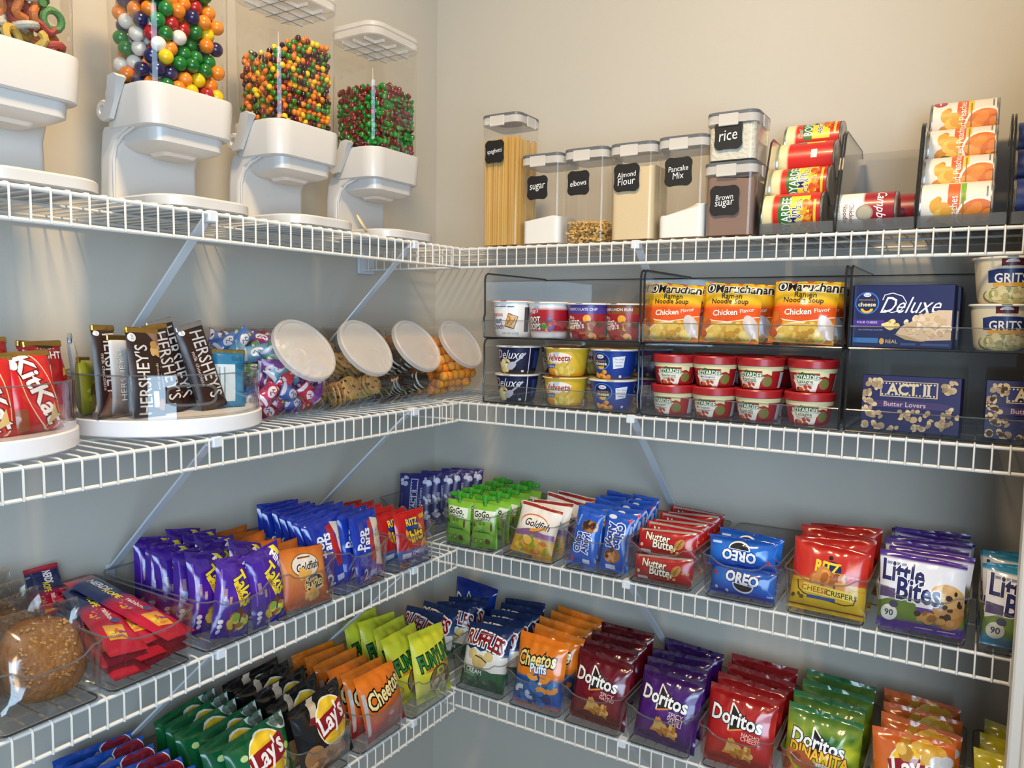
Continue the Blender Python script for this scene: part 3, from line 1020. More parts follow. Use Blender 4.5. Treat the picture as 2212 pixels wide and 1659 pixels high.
for d, z, spin, des, lab in [(9.8, TOP[0] + 1.62, -22, _peach('#7cae3c', 'Peaches'), 'white can of peaches with a green band, lowest in its rack'),
                             (7.6, TOP[0] + 3.75, 2, _peach('#e9c22c', 'Sliced Peaches'), 'second can of peaches from the bottom, mostly hidden'),
                             (5.5, TOP[0] + 6.1, 6, _peach('#e9c22c', 'Sliced Peaches') + _kb, 'third can of sliced peaches up, with a round blue mark'),
                             (3.5, TOP[0] + 8.45, -6, _peach('#e9c22c', 'Sliced Peaches') + _kr, 'topmost can of sliced peaches with a round red mark')]:
    lay_can(tin_can(1.5, 4.4, _pch, des, lab, 'peach cans'), 51.1, d, z, 4.4, spin)
_blu = [(0, '#d9d6ce'), (.3, '#d9d6ce'), (.32, '#1c2f7a'), (1, '#1a2a6e')]
_blud = [R(-1, .5, 1, .75, '#e7c63a'), R(-1, .1, 1, .2, '#8b98c0')]
for d, z, lab in [(9.8, TOP[0] + 1.62, 'blue food can at the bottom of the end rack'), (7.6, TOP[0] + 3.9, 'second blue food can in the end rack'), (5.4, TOP[0] + 6.1, 'upper blue food can in the end rack')]:
    lay_can(tin_can(1.5, 4.4, _blu, _blud, lab, 'blue cans in the end rack'), 56.5, d, z, 4.4, 5)

# ------------------------------------------------------------------ second shelf, side wall: turntables
def turntable(s, d, r, label):
    o = thing('turntable', label, 'turntable', 'clear walled turntables')
    place(o, 'L', s, d, TOP[1])
    MB().add(lathe([(r - 1.2, 0), (r - 1.1, .16), (r - .08, .16), (r, .24), (r, 1.12), (r - .08, 1.2), (r - .3, 1.2)], 56)).build('base', M['disc'], o)
    seg, rows = 72, 8
    vs, fs = [], []
    z0, z1 = 1.2, 3.9
    def hole(a, z):
        b = (a + PI / 2 + 0.35 + PI) % (2 * PI) - PI
        return abs(b) * r < 1.35 and 2.15 < z < 3.15
    for rr in (r - .12, r - .22):
        for j in range(rows + 1):
            for i in range(seg):
                a = 2 * PI * i / seg
                vs.append((rr * math.cos(a), rr * math.sin(a), z0 + (z1 - z0) * j / rows))
    n = seg * (rows + 1)
    for j in range(rows):
        for i in range(seg):
            k = (i + 1) % seg
            if hole(2 * PI * (i + .5) / seg, z0 + (z1 - z0) * (j + .5) / rows): continue
            q = (j * seg + i, j * seg + k, (j + 1) * seg + k, (j + 1) * seg + i)
            fs.append(q)
            fs.append(tuple(n + x for x in reversed(q)))
    fs += [(rows * seg + i, rows * seg + (i + 1) % seg, n + rows * seg + (i + 1) % seg, n + rows * seg + i) for i in range(seg)]
    w = MB().add((vs, fs)).build('clear_wall', M['acryl'], o)
    rr = r - .17
    MB().add(tube([(rr * math.cos(2 * PI * i / 72), rr * math.sin(2 * PI * i / 72), z1) for i in range(72)], .055, 6, True)).build('rim', M['edge'], w)
    pts = []
    for i in range(40):
        t = 2 * PI * i / 40
        q = (abs(math.cos(t)) ** 4 + abs(math.sin(t)) ** 4) ** (-.25)
        a = -PI / 2 - 0.35 + 1.5 * q * math.cos(t) / r
        pts.append((rr * math.cos(a), rr * math.sin(a), 2.65 + .6 * q * math.sin(t)))
    MB().add(tube(pts, .09, 6, True)).build('handle_rim', M['edge'], w)
    return o

turntable(51.2, 6.2, 6.0, 'clear turntable of red chocolate wafer packs, cut by the picture edge')
turntable(38.35, 6.2, 6.15, 'clear turntable on a white disc holding chocolate bars')
ZT = TOP[1] + 1.25

def chocolate_bar(kind, label, s, d, lean, roll, yaw, z=0, w=2.3, h=5.6, t=.55, group='chocolate bars on the turntable', end='foil'):
    o = thing('chocolate_bar', label, 'chocolate bar', group)
    if kind == 'brown':
        base, ds = [(0, '#2a1712'), (1, '#331c16')], [T("HERSHEY'S", .25, .53, h / w * 1.55, '#cfcbc8', rot=-90, bold=.012, vs=1.45), T('milk chocolate', -.45, .5, h / w * .8, '#cfc4bc', rot=-90), E(-.72, .93, .2, .2, '#e9e6e2'), T('210', -.72, .93, .26, '#333333', 90)]
        if end == 'swirl': ds += [P([(-1, .02), (1, .02), (-.1, .3)], '#6b4a3a'), P([(-.8, .04), (.7, .04), (-.1, .22)], '#8a6a58')]
    elif kind == 'almond':
        base, ds = [(0, '#2a1712'), (1, '#2c1812')], [T("HERSHEY'S", -.35, .42, 3.6, '#d8d4d0', rot=90, bold=.015, vs=1.4), P([(.1, .98), (.98, .98), (.98, .72)], '#8b6a58'), B(.55, .75, .35, .3, 7, ['#b98a4c', '#d3a868'], 4, .2), T('with almonds', .55, .45, 1.4, '#d9c9a8', rot=90), R(.15, .1, .5, .28, '#e6e2dc'), B(.7, .14, .3, .25, 6, ['#c29557', '#a87838'], 6, .2), E(-.75, .9, .2, .24, '#e6e2dc'), T('210', -.75, .9, .26, '#333333', 90)]
    elif kind == 'white':
        base, ds = [(0, '#3a2a26'), (1, '#e3ded8')], [T("HERSHEY'S", 0, .5, 4.0, '#e9e5e0', rot=90, bold=.015, out='#2a1712')]
    elif kind == 'blue':
        base, ds = [(0, '#2b7ea6'), (1, '#1f6e99')], [R(-.9, .1, .3, .75, '#c8d4da'), B(.5, .8, .4, .3, 8, ['#3e95ba', '#155a80'], 2, .2), R(-.7, .15, -.6, .7, '#7d8a92'), R(-.4, .15, -.3, .7, '#8d9aa2')]
    elif kind == 'green':
        base, ds = [(0, '#7a7a18'), (.3, '#a8a520'), (1, '#8f8c1c')], [B(0, .4, .7, .9, 18, ['#c2bf3a', '#6e6d14', '#d8d260'], 3, .22)]
    elif kind == 'kit':
        base, ds = [(0, '#a3141a'), (.5, '#d21f20'), (1, '#c01a1c')], [E(.1, .5, .62, 1.6, '#e9c9a0', 14), E(.1, .5, .58, 1.5, '#cf1f20', 14), T('KitKat', .1, .52, 2.7, '#f6f2ee', rot=-68, bold=.05, sh=.15, out='#7a1014', ow=.1), P([(.15, .06), (.7, .16), (.6, .34), (.4, .2)], '#e3c27c'), E(-.7, .84, .15, .18, '#f0e6e0'), R(-1, .03, -.55, .3, '#8a4a2c')]
    elif kind == 'two':
        base, ds = [(0, '#a81218'), (1, '#b0161c')], [R(-.9, .8, .9, .97, '#96101a'), T('- TWO -', .0, .93, .9, '#f2e8e4', bold=.02), T('NIGHT', .05, .84, 1.4, '#f6efe9', bold=.04), R(-.1, .4, .1, .72, '#e8ded6'), E(0, .97, .5, .2, '#3a1a10')]
    else:
        base, ds = [(0, '#a8141a'), (1, '#c41c20')], [P([(-1, .6), (1, .7), (1, .8), (-1, .72)], '#e0a030'), B(0, .3, .6, .5, 10, ['#7a3a20', '#c08040'], 5, .2)]
    pouch('wrapper', w, h, t, base, ds, seed=(s * 3.7 + d) % 9, seal=.03, mat='slick' if kind in ('kit', 'two', 'red') else 'matte', nx=10, ny=20, puff=.25, side=6, wr=.5, parent=o)
    fl = MB().add(block(-w * .5, w * .5, -.13, .13, h - .3, h + .08, .05))
    fl.build('foil_end', M['foil' if end in ('foil', 'swirl') else 'silver'], o)
    return place(o, 'L', s, d, ZT + z, lean, roll, yaw)

G = 'chocolate bars on the turntable'
chocolate_bar('brown', 'dark brown chocolate bar standing first along the turntable', 43.4, 7.9, 6, 2, 14, w=1.75, h=5.6, end='swirl')
chocolate_bar('white', 'chocolate bar with big pale letters, wedged behind the almond bar', 42.6, 8.0, 7, 2, 10, w=1.5, h=5.0)
chocolate_bar('almond', 'wide chocolate bar with a nut picture, in the middle of the turntable', 41.6, 9.3, 10, 3, 8, w=2.4, h=5.5)
chocolate_bar('brown', 'dark chocolate bar partly hidden behind the almond bar', 39.4, 8.4, 9, -7, 4, w=2.0, h=5.7)
chocolate_bar('brown', 'dark chocolate bar tucked behind the tilted silver-topped bar', 38.2, 8.0, 8, -12, 4, w=2.0, h=6.1, end='silver')
chocolate_bar('brown', 'tallest chocolate bar with a silver end, tilting towards the jars', 36.6, 9.0, 8, -14, 2, w=2.1, h=5.9, end='silver')
chocolate_bar('blue', 'blue candy pack at the jar side of the chocolate turntable', 35.2, 8.6, 6, 2, -22, w=2.3, h=3.9, t=.9)
chocolate_bar('green', 'yellow-green candy pack low at the edge of the chocolate turntable', 43.6, 5.9, 4, 3, 40, w=1.6, h=3.6, t=.9)
chocolate_bar('white', 'narrow grey-backed bar leaning behind the green pack', 42.9, 4.0, 6, -10, 60, w=1.5, h=5.0, end='silver')
G = 'red packs on the first turntable'
chocolate_bar('kit', 'big red wafer pack with an oval white name, at the turntable front', 48.7, 10.3, 12, -2, 12, w=2.9, h=4.3, t=.8, group=G)
chocolate_bar('kit', 'red wafer pack beside the big one, cut by the picture edge', 51.5, 10.6, 12, 3, -4, w=2.9, h=4.2, t=.8, group=G)
chocolate_bar('two', 'dark red pack with white capitals behind the big wafer pack', 46.9, 7.9, 6, 0, 14, w=2.5, h=4.7, t=.7, group=G)
chocolate_bar('red', 'red and gold candy pack standing at the wall side of the first turntable', 46.4, 5.0, 4, 4, 20, w=2.0, h=4.6, t=.8, group=G)
chocolate_bar('red', 'red and gold pack with a shiny crimped top behind the wafer packs', 49.6, 7.4, 8, -3, 5, w=2.8, h=4.9, t=.8, group=G)
chocolate_bar('red', 'small red pack at the edge of the first turntable near the bars', 45.7, 7.0, 5, -6, 30, w=1.5, h=4.0, t=.8, group=G)

# ------------------------------------------------------------------ slanted candy jars
JP = [(1.0, 0.0), (8.6, 0.0), (10.2, 0.9), (10.9, 2.3), (10.75, 2.95), (8.15, 6.45), (7.3, 6.75), (1.5, 6.75), (1.0, 6.2)]   # outline of the side: out from the wall, up
def jar(s, label):
    o = thing('candy_jar', label, 'jar', 'clear slanted candy jars')
    place(o, 'L', s, 0, TOP[1])
    rings = []
    for x, q in ((-3.05, .72), (-2.95, .9), (-2.6, 1.0), (2.6, 1.0), (2.95, .9), (3.05, .72)):
        cx, cz = 6.0, 3.2
        rings.append([(x, -(cx + (d - cx) * (q * .06 + .94)), cz + (z - cz) * (q * .12 + .88) - (0.0 if q == 1 else 0.0)) for d, z in JP])
    MB().add(loft(list(reversed(rings)))).build('body', M['jar'], o, sharp=50)
    # neck and lid on the slanted face
    a = math.radians(36)
    Tm = Matrix.Translation((0, -9.6, 4.75)) @ Matrix.Rotation(PI / 2 - a, 4, 'X')
    MB().add(lathe([(2.35, -.35), (2.3, .35)], 40, False, False), T=Tm).build('neck', M['jar'], o)
    MB().add(lathe([(2.62, .3), (2.68, .35), (2.68, .72), (2.58, .82), (2.4, .82), (2.34, .74), (.01, .74)], 48), T=Tm).build('lid', M['jarlid'], o)
    return o
JS = [29.5, 22.8, 16.1, 9.3]
jar(JS[0], 'slanted clear jar with a frosted lid, full of wrapped candies')
jar(JS[1], 'slanted clear jar with a frosted lid, full of chocolate chip cookies')
jar(JS[2], 'slanted clear jar with a frosted lid, full of dark sandwich cookies')
jar(JS[3], 'slanted clear jar with a frosted lid, full of orange cheese balls')

def in_jar(d, z, m):
    """inside the jar outline, m clear of it"""
    ok = z > m and d > 1.0 + m and z < 6.75 - m and d < 10.9 - m
    ok = ok and (d - 8.6) * .49 - z * .87 < -m * .9
    return ok and (d - 8.15) * .803 + (z - 6.45) * .596 < -m

def put(o, s, x, d, z, rot):
    o.location = (d, -s + x, TOP[1] + z)
    o.rotation_euler = rot
    return o

rnd = random.Random(21)
_cols = {'red': ['#a81f34', '#c8344a'], 'blue': ['#2a58a8', '#5c86c8'], 'purple': ['#5e2a78', '#8a4a9c'], 'magenta': ['#8e2350', '#b8406e'], 'green': ['#3f9a3c', '#74c05a'], 'light blue': ['#3f86b0', '#8fbcd8']}
_wm = {}
def keep_mesh(o):
    me = o.data
    bpy.data.objects.remove(o)
    return me
def copy_of(me, name):
    o = bpy.data.objects.new(name, me)
    COL.objects.link(o)
    return o
for n, (a, b) in _cols.items():
    for v in range(2):
        _wm[n, v] = keep_mesh(pouch('wrapped_candy', 2.1, 1.3, .8, [(0, a), (.5, b), (1, a)], [E(0, .5, .5, .32, '#e9e4ee', 12 if v else -10), ST([(-.3, .42), (-.15, .58), (0, .45), (.15, .58), (.3, .46)], .09, a), R(-.95, .1, -.75, .9, '#d8d4e4'), B(.4, .3, .4, .2, 4, [b, '#e3c840'], v, .14)], seed=v * 3 + len(n), seal=.1, mat='slick', nx=10, ny=8, L=.5))
_cn = list(_cols)
for (x, d, z) in hcp(-2.3, 2.3, 1.9, 9.6, .75, 5.9, 1.18, rnd, .15):
    if not in_jar(d, z, .62): continue
    if d < 5 and x > -1.0: continue
    if z > 4.9 and d > 5.5: continue
    n = rnd.choice(['red', 'blue', 'purple', 'magenta', 'red', 'blue', 'purple', 'green', 'light blue'])
    put(copy_of(_wm[n, rnd.randrange(2)], 'wrapped_candy'), JS[0], x, d, z - .4, (rnd.uniform(-.9, .9), rnd.uniform(-.9, .9), PI / 2 + rnd.uniform(-.9, .9)))
    tag(COL.objects[-1], f'{n} wrapped candy inside the jar of wrapped candies', 'candy', 'wrapped candies in the jar')

def cookie_mesh(kind, seed):
    r2 = random.Random(seed)
    mb = MB()
    if kind == 'chip':
        prof = [(.01, -.17), (.75, -.17), (.92, -.08), (.95, .02), (.8, .14), (.45, .2), (.01, .22)]
        seg = 26
        rings = []
        for r, z in prof:
            rings.append([(r * (1 + .05 * math.sin(3 * 2 * PI * i / seg + seed)) * math.cos(2 * PI * i / seg), r * (1 + .05 * math.cos(2 * 2 * PI * i / seg + seed)) * math.sin(2 * PI * i / seg), z + .03 * math.sin(i * 2.3 + seed)) for i in range(seg)])
        mb.add(loft(rings), '#b08a4e')
        for i in range(15):
            a, q = r2.random() * 6.28, .85 * math.sqrt(r2.random())
            mb.add(ball(.1 + .05 * r2.random(), 7, 5, sz=.7), '#3a2216', T=Matrix.Translation((q * math.cos(a), q * math.sin(a), .17 * (1 - q * q * .6) if r2.random() < .7 else -.16)))
    else:
        for z in (-.2, .1):
            prof = [(.01, z), (.86, z), (.9, z + .03), (.9, z + .09), (.86, z + .12), (.01, z + .12)]
            mb.add(lathe(prof, 28), '#17110f')
            for i in range(10):
                a = i * .628
                mb.add(ball(.07, 6, 4, sz=.5), '#221915', T=Matrix.Translation((.62 * math.cos(a), .62 * math.sin(a), z + (.12 if z > 0 else 0))))
        mb.add(lathe([(.01, -.085), (.84, -.085), (.84, .105), (.01, .105)], 28), '#e6e1d6')
    return keep_mesh(mb.build('cookie', M['label']))
def stacks(meshes, name, js, rows, label, cat, group, pitch, rnd):
    """rows: start (x, d, z), direction of the row, number"""
    for p0, dr, n in rows:
        v = Vector(dr).normalized()
        # room axes: out from the wall = x, along the wall to the corner = y
        ax = Vector((v.y, v.x, v.z))
        q = ax.to_track_quat('Z', 'Y')
        for k in range(n):
            x, d, z = (p0[i] + v[i] * pitch * k for i in range(3))
            d += .75
            if d > 9.7 - .25 * max(0, 2 - z) or not in_jar(d, z, .45): continue
            o = copy_of(rnd.choice(meshes), name)
            e = q.to_euler()
            put(o, js, x, d, z, (e.x + rnd.uniform(-.05, .05), e.y + rnd.uniform(-.05, .05), e.z))
            tag(o, label, cat, group)
_ck = [cookie_mesh('chip', k) for k in range(3)]
stacks(_ck, 'cookie', JS[1], [((-2.2, 7.6, 1.15), (.9, .35, .15), 3), ((-.6, 6.6, 1.2), (-.15, .95, .3), 7), ((1.3, 6.4, 1.2), (.1, .95, .35), 7), ((-1.9, 5.6, 2.9), (-.35, .6, .75), 4), ((-.2, 5.5, 2.9), (.15, .75, .65), 5), ((1.6, 5.6, 2.8), (.3, .75, .6), 5), ((-2.0, 3.4, 3.0), (-.5, .4, .75), 5), ((-1.9, 5.2, 4.6), (.2, .6, .75), 3), ((-2.2, 5.4, 1.2), (-.1, .9, .3), 4), ((-2.0, 2.4, 1.3), (-.6, .6, .4), 4), ((.3, 4.0, 4.6), (.1, .6, .7), 3)],
       'chocolate chip cookie inside the second slanted jar', 'cookie', 'cookies in the second jar', .42, rnd)
_dk = [cookie_mesh('dark', 0)]
stacks(_dk, 'sandwich_cookie', JS[2], [((-2.0, 6.2, 1.15), (-.5, .85, .3), 5), ((-.2, 6.3, 1.15), (-.2, .95, .3), 6), ((1.6, 6.3, 1.15), (.1, .95, .35), 6), ((-2.0, 5.2, 2.9), (-.6, .6, .6), 4), ((-.2, 5.5, 2.8), (.1, .8, .6), 5), ((1.6, 5.5, 2.8), (.2, .8, .6), 5), ((-2.1, 3.0, 1.3), (-.7, .6, .3), 5), ((-2.0, 3.2, 3.0), (-.6, .5, .7), 4), ((-1.9, 4.6, 4.6), (-.2, .6, .8), 3), ((.0, 4.2, 4.6), (.1, .6, .8), 3)],
       'dark sandwich cookie with a white filling inside the third slanted jar', 'cookie', 'sandwich cookies in the third jar', .46, rnd)
_cb = [keep_mesh(MB().add(([tuple(Vector(p) * (1 + .09 * noise.noise(Vector(p) * 3 + Vector((k * 5, 0, 0))))) for p in ball(.47, 14, 10)[0]], ball(.47, 14, 10)[1])).build('cheese_ball', plain(f'cheese_puff_{k}', h, .75, bump=(160, .8, .003)))) for k, h in enumerate(('#f29a24', '#f4a634', '#ee8e1a'))]
for (x, d, z) in hcp(-2.45, 2.45, 1.8, 10.2, .62, 6.1, .93, rnd, .1):
    if not in_jar(d, z, .55): continue
    if (d < 6 and x > -1.2 and z < 4.5) or z > 5.7 - .04 * d: continue
    o = put(copy_of(rnd.choice(_cb), 'cheese_ball'), JS[3], x, d, z, (rnd.random() * 6, rnd.random() * 6, 0))
    tag(o, 'round orange cheese ball inside the slanted jar nearest the corner', 'snack', 'cheese balls in the corner jar')

# ------------------------------------------------------------------ second shelf, back wall: stacking bins
def stack_bin(s, z, w, label):
    o = thing('stacking_bin', label, 'bin', 'clear stacking bins')
    place(o, 'R', s, 0, z)
    hw, H, d0, d1 = w / 2, 5.78, .55, 11.9
    MB().add(block(-hw, hw, -d1, -d0, 0, .1, .02)).build('bin_floor', M['acryl'], o)
    MB().add(block(-hw, hw, -d0 - .1, -d0, 0, H - .1, .02)).build('back_panel', M['acryl'], o)
    prof = [(-d0, .05), (-d1, .05), (-d1 - .12, 1.6), (-d1 + .1, 2.2), (-d1 + .05, H - .5), (-d1 + .2, H - .15), (-d1 + .5, H), (-d0, H)]
    for sx in (-1, 1):
        x = sx * (hw - .06)
        p = MB().add(loft([[(x - .05, y, q) for y, q in prof], [(x + .05, y, q) for y, q in prof]])).build('side_panel', M['acryl'], o)
        MB().add(tube([(x, y, q) for y, q in prof[1:]], .085, 6)).build('dark_edge', M['painted_edge'], p)  # dark colour stands in for reflection inside the clear edge
    l = MB().add(block(-hw, hw, -d1 - .1, -d1, .05, 1.55, .02)).build('front_lip', M['acryl'], o)
    MB().add(tube([(-hw, -d1 - .05, 1.57), (hw, -d1 - .05, 1.57)], .05, 6)).build('lip_edge', M['edge'], l)
    MB().add(tube([(-hw + .06, -d0 - .05, H - .08), (hw - .06, -d0 - .05, H - .08)], .05, 6)).build('back_edge', M['painted_edge'], o)
    MB().add(tube([(-hw + .1, -d1, .03), (hw - .1, -d1, .03)], .08, 6)).build('base_edge', M['painted_edge'], o)
    return o
Z2 = TOP[1]
stack_bin(21.95, Z2, 15.1, 'lower clear stacking bin beside the jars, holding pasta cups')
stack_bin(21.95, Z2 + 5.86, 15.1, 'upper clear stacking bin beside the jars, holding cereal and cake cups')
stack_bin(37.25, Z2, 15.1, 'lower clear stacking bin in the middle, holding red bowls')
stack_bin(37.25, Z2 + 5.86, 15.1, 'upper clear stacking bin in the middle, holding noodle packs')
stack_bin(52.6, Z2, 15.1, 'lower clear stacking bin at the end, holding popcorn boxes')
stack_bin(52.6, Z2 + 5.86, 12.0 + 3.1, 'upper clear stacking bin at the end, holding a blue pasta box')

def food_cup(r0, r1, h, base, design, lid, label, group, name='food_cup', lid_h=.16, lid_mat=None, rim='#f0ede6'):
    o = thing(name, label, 'cup', group)
    mb = MB()
    seg, rows = 36, 14
    rad = lambda z: r0 + (r1 - r0) * (z / h) ** .8
    vs, cs, fs = [], [], []
    for j in range(rows + 1):
        z = h * j / rows
        for i in range(seg):
            a = 2 * PI * i / seg
            r = rad(z) - (.08 if j == 0 else 0)
            vs.append((r * math.cos(a), r * math.sin(a), z))
            cs.append(grad(base, j / rows))
    for j in range(rows):
        for i in range(seg):
            k = (i + 1) % seg
            fs.append((j * seg + i, j * seg + k, (j + 1) * seg + k, (j + 1) * seg + i))
    fs.append(tuple(reversed(range(seg))))
    mb.add((vs, fs), cs)
    zs = [h * j / rows for j in range(rows + 1)]
    print_round(mb, [rad(z) - (.08 if j == 0 else 0) for j, z in enumerate(zs)], zs, seg, (r0 + r1) / 2, design, h)
    mb.build('cup_body', M['label'], o)
    lb = MB()
    if lid_h > .3:
        lb.add(lathe([(r1 - .02, h - .05), (r1 + .1, h), (r1 + .12, h + lid_h - .12), (r1 + .04, h + lid_h), (r1 - .25, h + lid_h), (r1 - .3, h + lid_h - .08), (.01, h + lid_h - .08)], 40), lid)
    else:
        lb.add(lathe([(r1 - .02, h - .08), (r1 + .12, h - .05), (r1 + .14, h + .02), (r1 + .1, h + .07), (r1 - .05, h + .08)], 40, False, False), rim)
        lb.add(lathe([(r1 + .06, h + .06), (r1 + .08, h + .09), (r1 - .1, h + .12), (.01, h + .1)], 40), lid)
        lb.add(block(-.3, .3, -r1 - .42, -r1, h + .06, h + .1, .01), lid)
    lb.build('lid', lid_mat or M['label'], o)
    return o

ZU = Z2 + 5.86 + .12
ZD = Z2 + .12
# four breakfast cups in the upper bin
_c1 = food_cup(1.62, 1.86, 3.15, [(0, '#e9e7e4'), (1, '#efeeec')], [T('Cinnamon', -.62, .64, 1.0, '#b3202c', bold=.04, vs=1.3), T('Toast', -.55, .47, .75, '#2a62a8', bold=.05, vs=1.3), T('Crunch', -.52, .3, .85, '#5a2a7c', bold=.05, vs=1.3), P([(-.02, .3), (.5, .22), (.72, .58), (.2, .68)], '#5a3214'), P([(.02, .32), (.47, .25), (.67, .57), (.21, .65)], '#d9a860'), ST([(.12, .36), (.3, .5), (.2, .6)], .05, '#8a5424'), ST([(.3, .34), (.48, .45), (.56, .56)], .05, '#8a5424'), R(-.7, .85, .1, .87, '#4a6a9a'), R(.15, .84, .5, .875, '#3f7ab0'), T('NET WT 2.0 OZ', .3, .1, .9, '#4a4a4a'), R(1.05, .15, 1.35, .85, '#55565c')], '#c8593c', 'white cereal cup with a toasted square picture, first in the upper bin', 'breakfast cups')
place(_c1, 'R', 16.35, 9.9, ZU, yaw=4)
_c2 = food_cup(1.62, 1.86, 3.05, [(0, '#efeeec'), (.14, '#efeeec'), (.15, '#9c1624'), (.85, '#a81c2a'), (.86, '#efeeec'), (1, '#efeeec')], [T("Kellogg's", -.45, .76, .9, '#f3e9e4', sh=.3, bold=.02), T('FROOT', -.42, .52, 1.05, '#f2efe9', bold=.07, vs=1.3, out='#5a0d16', ow=.12), T('LOOPS', -.38, .32, 1.0, '#f2efe9', bold=.07, vs=1.3, out='#5a0d16', ow=.12), B(.55, .4, .35, .3, 9, ['#2a62a8', '#e8a62c', '#3f9a3c', '#d0433a', '#6a3a8c'], 3, .13)], '#c9c4ba', 'red and white cereal cup, second in the upper bin', 'breakfast cups')
place(_c2, 'R', 20.1, 9.9, ZU, yaw=-6)
def _mug(top, topt):
    return [R(-1.75, .72, 1.75, .985, top), T(topt, .1, .85, 1.5, '#efe9ee', bold=.02), T('Mrs.', -.5, .62, .4, '#f4efe6', bold=.03), T('Butter-', -.4, .5, .9, '#f4efe6', bold=.05, vs=1.3, rot=4), T("worth's", -.3, .37, 1.0, '#f4efe6', bold=.05, vs=1.3, rot=6), E(.35, .58, .2, .2, '#e8a62c'), B(.7, .32, .4, .55, 22, ['#8a4a24', '#b57838', '#5c2c16', '#d6a460'], 7, .16), R(-.6, .24, -.1, .27, '#d9542c'), E(-.7, .1, .12, .12, '#efe9e0'), R(1.35, .1, 1.7, .7, '#6b5a58')]
_c3 = food_cup(1.58, 1.84, 2.95, [(0, '#8e1a22'), (1, '#a31e28')], _mug('#4c3a8c', 'CHOCOLATE CHIP'), '#b9b2ae', 'red cake cup with a purple band, third in the upper bin', 'breakfast cups')
place(_c3, 'R', 23.95, 9.9, ZU, yaw=0)
_c4 = food_cup(1.58, 1.84, 2.95, [(0, '#8e1a22'), (1, '#a31e28')], _mug('#8a4a1c', 'CINNAMON BUN'), '#8e6a4c', 'red cake cup with a brown band, fourth in the upper bin', 'breakfast cups')
place(_c4, 'R', 27.2, 9.2, ZU, yaw=-12)

# pasta cups, two high, with a second row behind
_dlx = [T('Deluxe', -.1, .72, 1.55, '#e9e7f0', sh=.35, bold=.0, vs=1.2), B(-.45, .3, .5, .32, 18, ['#e2cf8a', '#f0e2b0', '#cdb566'], 3, .15), ST([(.1, .36), (.5, .6), (.75, .78)], .1, '#b9bcc8'), E(.0, .3, .3, .18, '#b4b6c0', 30), R(.95, .02, 1.0, .98, '#dfe0e8'), R(.55, .06, .7, .14, '#cfd2dc'), R(1.25, .2, 1.6, .85, '#27407c')]
_vel = [E(0, .66, .72, .3, '#f3ece0'), T('Velveeta', 0, .67, 1.25, '#b01c24', bold=.05, sh=.12, vs=1.25), T('SHELLS & CHEESE', .0, .47, .7, '#3a3a3a'), P([(-1.1, .26), (-.15, .3), (-.15, .44), (-1.1, .4)], '#2a4a9a'), T('Original', -.55, .35, .6, '#f2efe9'), B(.3, .2, .6, .3, 20, ['#e6cf6a', '#f0dd8c', '#d9b94c'], 5, .17), ST([(.35, .3), (.7, .68)], .06, '#b9a060'), R(-1.2, .04, -.2, .2, '#e59a1c')]
_krf = [E(-.4, .62, .48, .42, '#5aa0d8'), E(-.4, .62, .44, .39, '#14205a'), E(-.4, .78, .2, .1, '#e9e9f0'), T('Kraft', -.4, .78, .25, '#2a3a8c', bold=.03), T('MACARONI &', -.4, .63, .6, '#d9a62c', bold=.01), T('cheese', -.4, .54, .65, '#e9e2b0', bold=.05), E(-.4, .44, .2, .14, '#e8b62c', 0, 180, 360), P([(.25, .36), (.75, .42), (.8, .82), (.22, .76)], '#e3e6ee'), T('The Taste', .5, .7, .45, '#2a3a6c'), T('You Love', .5, .6, .4, '#2a3a6c'), R(.35, .45, .68, .5, '#a8b0c8'), B(-.35, .15, .4, .25, 12, ['#d98a2c', '#e8a23c', '#b8641c'], 2, .14), R(.55, .05, .68, .14, '#cfd6e6')]
_k1, _k2, _k3 = [(0, '#11142a'), (1, '#171c44')], [(0, '#e2a21c'), (.4, '#e8bf3a'), (1, '#e6b82c')], [(0, '#17307c'), (.6, '#1c3f9a'), (1, '#1f3a90')]
for nm, base, des, lid, s0, adj in (('navy', _k1, _dlx, '#c9c0a8', 16.75, 'dark navy'), ('yellow', _k2, _vel, '#8a4a24', 21.75, 'yellow'), ('blue', _k3, _krf, '#d9c88a', 26.3, 'bright blue')):
    q = food_cup(1.5, 1.95, 2.42, base, des, lid, f'upper {adj} pasta cup at the front of the lower bin', 'pasta cups', rim='#e8d48a' if nm == 'yellow' else '#dfe0e6')
    place(q, 'R', s0 + .1, 9.75, ZD + 2.56, yaw={'navy': 8, 'yellow': 0, 'blue': 6}[nm])
    for row, (ds, dd, zz, yw, ln) in enumerate([(0, 9.75, 0, 4, 'lower {} pasta cup at the front of the lower bin'), (2.3 if nm == 'navy' else 1.6, 5.6, 0, -14, 'lower {} pasta cup in the back row of the lower bin'), (2.3 if nm == 'navy' else 1.6, 5.6, 2.56, -18, 'upper {} pasta cup in the back row of the lower bin')]):
        k = dup(q, ln.format(adj))
        place(k, 'R', s0 + ds, dd, ZD + zz, yaw=yw + (14 if nm == 'blue' and row == 0 else 0))

